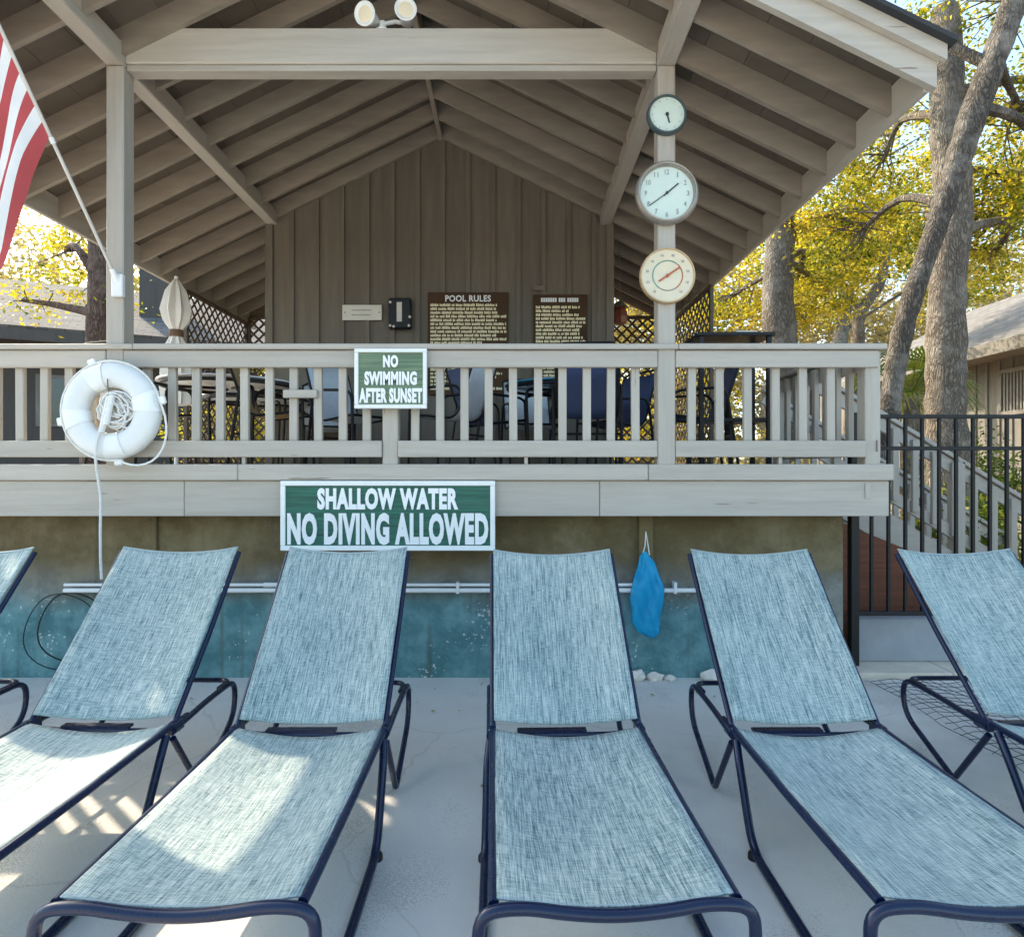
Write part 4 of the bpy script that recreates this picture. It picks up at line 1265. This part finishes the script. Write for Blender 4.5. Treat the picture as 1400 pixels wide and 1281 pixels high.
# black bar table at the right
r = empty('bar_table', (1.85, 5.3, DZ), 'black high bar table behind the right part of the railing', 'table', 'tables on the deck')
MB().box(1.53, 2.17, 5.12, 5.55, 2.655, 2.685, .004).build('table_top', M['black'], r)
for (a, c) in ((1.57, 5.16), (2.13, 5.16), (1.57, 5.51), (2.13, 5.51)):
    MB().box(a - .018, a + .018, c - .018, c + .018, DZ - .006, 2.654).build('leg', M['black'], r)
MB().box(1.56, 2.14, 5.15, 5.52, 1.95, 1.98, .004).build('shelf', M['black'], r)
o = MB().box(1.86, 2.04, 5.16, 5.24, 2.686, 2.706, .004).build('paper_stack', M['plaque'])
tag(o, 'small pale box lying on the black bar table', 'box')
o = MB().bar((2.04, 5.8, DZ), (1.98, 5.8, 2.45), .035, .035).tube([(2.035, 5.8, 1.7), (1.99, 5.8, 2.35)], [.05, .02], 8).build('closed_umbrella', M['black'])
tag(o, 'slim black closed umbrella leaning right of the bar table', 'umbrella')

# furled white umbrella at the left, outside the deck end
fu = empty('furled_umbrella', (-4.35, 7.2, 0), 'furled off white umbrella with a brown strap behind the left post', 'umbrella')
ux, uy = (241 - 700) / 850 * 7.2, 7.2
prof = [(.03, 3.74), (.10, 3.60), (.145, 3.38), (.12, 3.26), (.065, 3.16), (.065, 3.08), (.11, 2.96), (.14, 2.75), (.15, 2.5), (.13, 2.3), (.02, 2.28)]
vs_ = []; fs_ = []; n = 32
for (rr, z) in prof:
    for k in range(n):
        a = 2 * math.pi * k / n; q = rr * (1 + .22 * math.cos(8 * a) * (1 if rr > .09 else .4))
        vs_.append((ux + q * math.cos(a), uy + q * math.sin(a), z))
for i in range(len(prof) - 1):
    for k in range(n):
        l = (k + 1) % n; fs_.append((i * n + k, i * n + l, (i + 1) * n + l, (i + 1) * n + k))
MB().add(vs_, fs_).build('canopy', M['canvas'], fu, True)
MB().lathe([(.075, 0), (.08, .03), (.075, .08)], 20, Matrix.Translation((ux, uy, 3.08))).build('strap', M['strap'], fu, True)
MB().tube([(ux, uy, -.04), (ux, uy, 3.78)], .022, 10).build('pole', M['white'], fu, True)

# ------------------------------------------------------------------ houses behind
def roof_sheet(parent, P, mat, name='roof'):
    """P: four corners eave0, eave1, ridge1, ridge0; a slab with UVs in metres"""
    P = [Vector(p) for p in P]
    n = (P[1] - P[0]).cross(P[3] - P[0]).normalized()
    Q = [p - n * .10 for p in P]
    c = sum(P, Vector()) / 4
    me = bpy.data.meshes.new(name)
    vv = [tuple(p - c) for p in P + Q]
    ff = [(0, 1, 2, 3), (7, 6, 5, 4), (0, 4, 5, 1), (1, 5, 6, 2), (2, 6, 7, 3), (3, 7, 4, 0)]
    me.from_pydata(vv, [], ff)
    ul = me.uv_layers.new(name='UVMap')
    e = (P[1] - P[0]).normalized(); s = n.cross(e)
    for lp in me.loops:
        p = Vector(vv[lp.vertex_index]); ul.data[lp.index].uv = (p.dot(e), p.dot(s))
    me.materials.append(mat)
    o = bpy.data.objects.new(name, me); scene.collection.objects.link(o)
    o.location = c
    if parent: o.parent = parent; o.location = c - wloc(parent)
    return o

# right house: long wall facing left (-x)
HX = 9.2
rh = empty('house', (HX + 2, 14, 0), 'grey board and batten house with shingle roof behind the right trees', 'house')
MB().box(HX, HX + 6, 7, 19, 0, 4.0).build('wall', M['oldwood'], rh)
y = 7.2; bt = None
while y < 18.9:
    if bt is None: bt = MB().box(HX - .03, HX - .001, y, y + .06, .02, 3.96, .004).build('batten', M['oldwood'], rh)
    else: dup(bt, (HX - .0155, y + .03, 1.99))
    y += .3
roof_sheet(rh, [(HX - .75, 6.5, 3.78), (HX - .75, 16.6, 3.78), (HX + 3, 16.6, 5.75), (HX + 3, 6.5, 5.75)][::-1], M['shingle'])
MB().box(HX - .80, HX - .765, 6.5, 16.6, 3.55, 3.78, .004).build('eave_fascia', M['oldwood'], rh)
MB().box(HX - .76, HX, 6.5, 16.6, 3.60, 3.63).build('soffit', M['oldwood'], rh)
vt = MB().box(HX - .034, HX - .031, 10.9, 11.62, 2.62, 3.32).build('vent', M['darkwood'], rh)
for (a, c, d, e) in ((10.84, 11.68, 3.32, 3.40), (10.84, 11.68, 2.54, 2.62), (10.84, 10.91, 2.625, 3.315), (11.61, 11.68, 2.625, 3.315)):
    MB().box(HX - .07, HX - .0345, a, c, d, e, .004).build('vent_frame', M['oldwood'], vt)
for k in range(9):
    MB().box(HX - .055, HX - .0345, 10.93 + k * .076, 10.97 + k * .076, 2.625, 3.315).build('vent_slat', M['oldwood'], vt)
# small dark lean-to roof at its far end
sh = empty('far_shed', (9.6, 20, 0), 'dark roofed shed seen between the right tree trunks', 'shed')
MB().box(9.2, 14, 19.2, 23, 0, 4.6).build('wall', M['darkwood'], sh)
roof_sheet(sh, [(8.8, 18.9, 4.5), (14.5, 18.9, 4.5), (14.5, 21, 5.6), (8.8, 21, 5.6)], M['shingle2'])

# left house, eave turned slightly
lh = empty('house', (-9, 13.5, 0), 'dark house with grey shingle roof behind the left end of the deck', 'house')
A = Vector((-16.0, 9.1, 4.35)); Bv = Vector((-4.6, 14.5, 4.35))
e = (Bv - A).normalized(); nb = Vector((-e.y, e.x, 0))
roof_sheet(lh, [A, Bv, Bv + nb * 3.6 + Vector((0, 0, 1.75)), A + nb * 3.6 + Vector((0, 0, 1.75))], M['shingle2'])
MB().bar(A + nb * .02 - Vector((0, 0, .17)), Bv + nb * .02 - Vector((0, 0, .17)), .03, .22).build('eave_fascia', M['darkwood'], lh)
MB().bar(A + nb * 1.2 - Vector((0, 0, 2.05)), Bv + nb * 1.2 - Vector((0, 0, 2.05)), .2, 4.75).build('wall', M['darkwood'], lh)
for t in (3.2, 5.4, 7.6, 9.6):
    c = A + e * t + nb * 1.07 - Vector((0, 0, 1.35))
    w = MB().bar(c - e * .5, c + e * .5, .03, 1.1).build('window', M['oldwood'], lh)
    MB().bar(c - e * .42 - nb * .022, c + e * .42 - nb * .022, .01, .95).build('pane', M['glass_dark'], w)
c = A + e * 9.3 + nb * 1.9 + Vector((0, 0, 1.1))
dm = MB().obox(Matrix.Translation(c) @ Matrix.Rotation(math.atan2(e.y, e.x), 4, 'Z'), .35, .5, .75).build('chimney', M['darkwood'], lh)

# ------------------------------------------------------------------ trees and plants
def leaves_mesh(name, pts, size, mat, parent, up_bias=.35, rnd=None, kind=None, aspect=.5):
    """a diamond-shaped, slightly folded leaf at every point"""
    n = len(pts)
    P = np.asarray(pts, float)
    d = NPR.normal(size=(n, 3)); d[:, 2] *= .7; d /= np.linalg.norm(d, axis=1)[:, None]
    u = NPR.normal(size=(n, 3)); u[:, 2] += up_bias * 2
    s = np.cross(d, u); s /= (np.linalg.norm(s, axis=1)[:, None] + 1e-9)
    nr = np.cross(s, d)
    L = size * NPR.uniform(.65, 1.3, n)[:, None]
    v = np.empty((n, 4, 3))
    v[:, 0] = P - d * L * .5
    v[:, 1] = P + s * L * aspect * .5 + nr * L * .07
    v[:, 2] = P + d * L * .5
    v[:, 3] = P - s * L * aspect * .5 + nr * L * .07
    c = wloc(parent) if parent is not None else Vector()
    v = v.reshape(-1, 3) - np.array(c)
    me = bpy.data.meshes.new(name)
    me.vertices.add(n * 4); me.vertices.foreach_set('co', v.ravel())
    me.loops.add(n * 4); me.loops.foreach_set('vertex_index', np.arange(n * 4, dtype=np.int32))
    me.polygons.add(n); me.polygons.foreach_set('loop_start', np.arange(0, n * 4, 4, dtype=np.int32))
    at = me.attributes.new('rnd', 'FLOAT', 'FACE')
    if rnd is None: rnd = NPR.uniform(0, 1, n)
    at.data.foreach_set('value', np.clip(rnd, 0, 1).astype(np.float32))
    me.update(calc_edges=True); me.validate()
    me.materials.append(mat)
    o = bpy.data.objects.new(name, me); scene.collection.objects.link(o)
    if parent is not None: o.parent = parent
    if kind: o['kind'] = kind
    return o


def rough_tube(mb, pts, radii, n=18, amp=.08, sub=7):
    """trunk: subdivided path, uneven ring radii"""
    P = [Vector(p) for p in pts]; out = []; rr = []
    for i in range(len(P) - 1):
        p0 = P[max(i - 1, 0)]; p1 = P[i]; p2 = P[i + 1]; p3 = P[min(i + 2, len(P) - 1)]
        for k in range(sub):
            t = k / sub
            out.append(.5 * ((2 * p1) + (p2 - p0) * t + (2 * p0 - 5 * p1 + 4 * p2 - p3) * t * t + (3 * p1 - p0 - 3 * p2 + p3) * t ** 3))
            rr.append(radii[i] * (1 - t) + radii[i + 1] * t)
    out.append(P[-1]); rr.append(radii[-1])
    rr = [r * (1 + RND.uniform(-amp, amp)) for r in rr]
    i0 = len(mb.v)
    mb.tube(out, rr, n)
    for i in range(i0, len(mb.v)):
        p = mb.v[i]; s = amp * .45 * rr[0]
        mb.v[i] = (p[0] + RND.uniform(-s, s), p[1] + RND.uniform(-s, s), p[2])
    return mb


def tree(name, label, trunks, blobs, leafmat, barkmat, lsize=.075, group='trees around the pavilion', tone=.5, clump_r=.31, per=135):
    """trunks: list of (points, radii); blobs: (centre, radii, clumps, trunk point it hangs from)"""
    base = trunks[0][0][0]
    root = empty(name, base, label, 'tree', group)
    for i, (pts, rad_) in enumerate(trunks):
        m = MB(); rough_tube(m, pts, rad_)
        m.build('trunk' if i == 0 else 'limb', barkmat, root, True, recalc=False)
    P = []; C = []; tw = MB()
    for (c, r, k, src) in blobs:
        c = Vector(c); src = Vector(src)
        mid = (c + src) / 2 + Vector((RND.uniform(-.3, .3), RND.uniform(-.3, .3), RND.uniform(.0, .4)))
        lm = MB(); rough_tube(lm, [src, mid, c], [.07, .05, .025], 8, .05, 4)
        lm.build('limb', barkmat, root, True, recalc=False)
        for _ in range(k):
            while True:
                q = Vector((RND.uniform(-1, 1), RND.uniform(-1, 1), RND.uniform(-1, 1)))
                if q.length < 1: break
            p = c + Vector((q.x * r[0], q.y * r[1], q.z * r[2]))
            j = mid.lerp(c, RND.uniform(.2, 1.0))
            tw.tube([j, (j + p) / 2 + Vector((RND.uniform(-.12, .12), RND.uniform(-.12, .12), RND.uniform(-.05, .15))), p], [.014, .009, .004], 4, caps=False)
            n = int(per * RND.uniform(.5, 1.4)); cr_ = clump_r * RND.uniform(.7, 1.4)
            g = NPR.normal(size=(n, 3)) * np.array([cr_, cr_, cr_ * .55]) * .62 + np.array(p)
            P.append(g)
            C.append(np.clip(NPR.normal(tone + RND.uniform(-.32, .28), .18, n), 0, 1))
    t_ = tw.build('twigs', barkmat, root, recalc=False); t_['kind'] = 'stuff'
    cr = leaves_mesh('crown', np.concatenate(P), lsize, leafmat, root, rnd=np.concatenate(C))
    cr['kind'] = 'stuff'
    return root

def pix(px, py, Y): return Vector(((px - 700) / 850 * Y, Y, 1.56 + (640.5 - py) / 850 * Y))

# leaning oak in front, right
tree('oak_tree', 'slender leaning oak whose trunk crosses before the thick one at the right',
     [([(4.05, 7.3, -.1), (4.28, 7.3, 1.2), (4.42, 7.3, 2.2), (4.62, 7.3, 3.3), (5.02, 7.3, 4.5), (5.38, 7.3, 5.6), (5.85, 7.3, 6.9), (6.3, 7.4, 8.2)], [.15, .125, .115, .112, .12, .15, .13, .11])],
     [((6.6, 8.2, 7.6), (1.3, 1.2, 1.0), 26, (6.1, 7.4, 7.6)), ((5.2, 8.8, 6.9), (1.2, .9, .8), 14, (5.6, 7.3, 6.3)),
      ((7.2, 8.6, 6.2), (1.0, .9, .9), 22, (5.7, 7.3, 6.4)), ((7.0, 8.2, 5.0), (.7, .7, .7), 14, (5.5, 7.3, 5.8))], M['leaf'], M['bark_dark'], .075, tone=.45)
# thick trunk behind it
tree('oak_tree', 'thick pale trunked oak standing between the leaning oak and the right house',
     [([(5.62, 8.0, -.1), (5.62, 8.0, 1.4), (5.58, 8.0, 2.6), (5.60, 8.0, 3.9), (5.68, 8.0, 5.0), (5.60, 8.0, 6.2), (5.7, 8.2, 7.6)], [.32, .255, .225, .21, .21, .20, .16])],
     [((6.9, 9.6, 5.6), (1.1, .9, .8), 24, (5.68, 8.0, 4.8)), ((7.6, 9.8, 4.9), (.9, .8, .6), 14, (5.68, 8.0, 4.6)),
      ((6.1, 10.2, 6.6), (1.3, 1.0, .9), 22, (5.62, 8.0, 6.1)), ((8.2, 9.4, 7.0), (1.1, 1.0, 1.0), 24, (5.65, 8.0, 6.4)), ((5.4, 9.8, 5.2), (.9, .7, .8), 18, (5.66, 8.0, 4.9)), ((7.7, 9.3, 5.9), (.9, .8, .7), 18, (5.68, 8.0, 5.2))], M['leaf'], M['bark'], .075, tone=.62)
# trunk left of it, behind the railing
tree('oak_tree', 'grey trunked oak rising behind the right end of the railing under the eave',
     [([(4.45, 10.2, -.1), (4.42, 10.2, 1.6), (4.50, 10.2, 2.9), (4.36, 10.2, 4.2), (4.42, 10.2, 5.6), (4.6, 10.4, 7.4)], [.33, .28, .27, .25, .22, .15])],
     [((4.0, 11.6, 4.7), (.9, .8, .6), 14, (4.38, 10.2, 4.4)), ((5.4, 11.8, 5.1), (1.1, .9, .8), 20, (4.40, 10.2, 4.9)),
      ((5.2, 11.0, 6.5), (1.3, 1.0, .8), 22, (4.45, 10.2, 5.8)), ((3.7, 11.5, 3.7), (.5, .6, .6), 8, (4.42, 10.2, 3.6)), ((6.3, 11.2, 5.9), (1.0, .8, .7), 20, (4.45, 10.2, 5.4)), ((4.9, 11.0, 4.4), (.8, .7, .4), 12, (4.38, 10.2, 4.3)), ((6.0, 11.8, 4.9), (.9, .8, .6), 14, (4.42, 10.2, 5.0))],
     M['leaf'], M['bark'], .075, tone=.6)
# thin crooked tree further off
tree('oak_tree', 'thin crooked dark trunked tree far behind, between the grey oak and the leaning oak',
     [([(7.4, 13.4, -.1), (7.3, 13.4, 2.4), (7.45, 13.4, 4.2), (7.5, 13.4, 4.9), (7.95, 13.4, 5.6), (8.1, 13.4, 6.6)], [.17, .15, .13, .12, .10, .07])],
     [((7.6, 14.0, 6.6), (1.5, 1.1, .9), 22, (8.0, 13.4, 6.0)), ((6.7, 13.6, 6.0), (.9, .8, .5), 10, (7.5, 13.4, 5.0)), ((8.9, 14.4, 7.2), (1.2, 1.0, .9), 16, (8.0, 13.4, 6.2)),
      ((6.2, 14.6, 7.6), (1.4, 1.0, .8), 16, (7.9, 13.4, 6.0))], M['leaf'], M['bark'], .11, tone=.45, clump_r=.4)
tree('oak_tree', 'broad yellow green oak behind the right house roof',
     [([(11.5, 22, -.1), (11.4, 22, 4), (11.9, 22, 8)], [.35, .3, .2])],
     [((11.0, 22, 9.0), (2.6, 1.6, 1.8), 34, (11.6, 22, 6)), ((15.0, 22, 8.4), (2.4, 1.6, 1.8), 30, (11.7, 22, 6.4)), ((13.5, 21.5, 11.5), (3.0, 1.6, 1.6), 34, (11.8, 22, 7.4))],
     M['leaf'], M['bark'], .15, tone=.6, clump_r=.55, per=120)
# left tree
tree('pine_tree', 'reddish trunk rising behind the left post in front of the dark house',
     [([(-6.05, 9.0, -.1), (-6.08, 9.0, 1.5), (-6.03, 9.0, 3.0), (-5.98, 9.0, 4.6), (-6.1, 9.1, 6.2)], [.16, .145, .135, .13, .10])],
     [((-6.9, 9.6, 4.9), (.75, .6, .5), 11, (-6.0, 9.0, 4.3)), ((-7.4, 9.4, 4.1), (.6, .5, .35), 5, (-6.02, 9.0, 3.8)), ((-7.3, 10.4, 5.6), (.9, .6, .5), 9, (-6.05, 9.0, 5.2)),
      ((-6.3, 9.2, 3.95), (.5, .4, .2), 2, (-6.0, 9.0, 4.1))],
     M['leaf'], M['bark_red'], .08, tone=.62, clump_r=.26, per=60)
tree('oak_tree', 'pale leafed tree behind the roof of the dark left house',
     [([(-13.5, 21, -.1), (-13.4, 21, 4), (-13.2, 21, 7)], [.3, .25, .15])],
     [((-13.5, 21, 7.4), (2.4, 1.4, 1.6), 24, (-13.3, 21, 5.6)), ((-17, 21, 7.0), (2.2, 1.4, 1.6), 18, (-13.4, 21, 5.2)), ((-10.4, 21.5, 7.0), (1.6, 1.2, 1.3), 16, (-13.3, 21, 5.4))],
     M['leaf'], M['bark'], .14, tone=.65, clump_r=.5, per=70)

# far wood, one pale mass of thin trees
fwood = []
cols = []
for k in range(1700):
    X = RND.choice([RND.uniform(-32, -8), RND.uniform(-10, 8), RND.uniform(6, 34), RND.uniform(6, 34)]); Y = RND.uniform(27, 38)
    h = RND.uniform(.5, 10.5) if RND.random() < .8 else RND.uniform(9, 14)
    n = RND.randint(60, 130); s = RND.uniform(.6, 1.3)
    fwood.append(NPR.normal(size=(n, 3)) * np.array([s, s, s * .7]) * .7 + np.array([X, Y, h]))
    cols.append(np.clip(NPR.normal(RND.uniform(.3, .85), .15, n), 0, 1))
tag(leaves_mesh('far_wood', np.concatenate(fwood), .30, M['leaf_pale'], None, rnd=np.concatenate(cols)), kind='stuff', label='pale far wood behind the houses', cat='wood')

# shrubs
def shrub(label, c, r, n, mat, lsize=.07, tone=.66):
    root = empty('shrub', (c[0], c[1], -.04), label, 'shrub', 'shrubs behind the fence')
    m = MB()
    for k in range(7):
        a = RND.uniform(0, 6.28)
        m.tube([(c[0], c[1], -.06), (c[0] + r[0] * .4 * math.cos(a), c[1] + r[1] * .4 * math.sin(a), c[2] * .7), (c[0] + r[0] * .7 * math.cos(a), c[1] + r[1] * .7 * math.sin(a), c[2] + r[2] * .4)], [.015, .011, .005], 5)
    m.build('stems', M['bark'], root)['kind'] = 'stuff'
    P = []; C = []
    for k in range(n):
        q = NPR.normal(size=3) * .5
        P.append(NPR.normal(size=(60, 3)) * .13 + np.array(c) + q * np.array(r)); C.append(NPR.normal(tone + RND.uniform(-.25, .25), .15, 60))
    P = np.concatenate(P); P[:, 2] = np.abs(P[:, 2] + .02)
    leaves_mesh('foliage', P, lsize, mat, root, rnd=np.concatenate(C))['kind'] = 'stuff'
for a in ((('bushy green shrub behind the fence, left of the thick trunk base'), (4.9, 7.1, .85), (.6, .4, .5), 36),
          (('bright leafy shrub behind the fence at the right edge'), (6.55, 8.7, 1.05), (.75, .4, .6), 80),
          (('low leafy shrub under the stair rail behind the fence'), (5.6, 6.9, .35), (.7, .3, .3), 22),
          (('yellow green shrub behind the deck end, under the grey oak'), (3.9, 9.2, 1.0), (.9, .6, .55), 34),
          (('leafy shrub behind the right lattice screen'), (2.2, 11.0, 2.4), (1.5, .6, 1.5), 130),
          (('tall shrub behind the right house corner, beside the palmetto'), (7.2, 10.4, .9), (.7, .5, .6), 26),
          (('dense shrub behind the left lattice screen'), (-4.6, 11.0, 2.0), (1.4, .6, 1.2), 80)):
    shrub(a[0], a[1], a[2], a[3], M['leaf_green'] if 'fence' in a[0] or 'palmetto' in a[0] else M['leaf'])
# palmetto: fans of long narrow blades
pm = empty('palmetto', (6.0, 9.4, 0), 'pale palmetto with drooping fan leaves between the two right trunks', 'palm')
MB().tube([(6.05, 9.4, -.1), (6.0, 9.4, 1.2), (6.05, 9.4, 2.6)], [.16, .14, .10], 10).build('trunk', M['bark'], pm, True)
for k in range(22):
    a = RND.uniform(0, 6.28); el = RND.uniform(-.2, 1.1); L_ = RND.uniform(.5, .8)
    c0 = Vector((6.05, 9.4, 2.7)); dr = Vector((math.cos(a) * math.cos(el), math.sin(a) * math.cos(el), math.sin(el)))
    tip = c0 + dr * L_ * .7
    m = MB(); m.tube([c0, tip], .01, 4)
    side = dr.cross(Vector((0, 0, 1))).normalized(); up = side.cross(dr)
    for j in range(15):
        t = rad(-80 + 160 * j / 14)
        bd = (dr * math.cos(t) + side * math.sin(t)).normalized()
        e1 = tip + bd * .30 + up * .03; e2 = tip + bd * .58 - Vector((0, 0, .22 + .1 * abs(math.sin(t))))
        w = bd.cross(up).normalized() * .016
        m.add([tip - w * .4, tip + w * .4, e1 + w, e1 - w, e2], [(0, 1, 2, 3), (3, 2, 4)])
    o = m.build('fan_leaf', M['leaf_green'], pm, recalc=False)
    at = o.data.attributes.new('rnd', 'FLOAT', 'FACE'); at.data.foreach_set('value', [RND.uniform(.5, 1)] * len(o.data.polygons))

# dry leaves and grit on the concrete along the wall
P = []
for k in range(46):
    P.append((RND.uniform(-3.4, 3.6), 4.58 - abs(RND.gauss(0, .35)), .012))
for k in range(16):
    P.append((RND.uniform(-3, 3.4), RND.uniform(2.2, 4.4), .012))
tag(leaves_mesh('leaf_litter', P, .035, M['leaf_pale'], None, up_bias=3, rnd=NPR.uniform(0, .5, len(P))), 'scattered dry leaves on the concrete by the wall', 'leaves', kind='stuff')
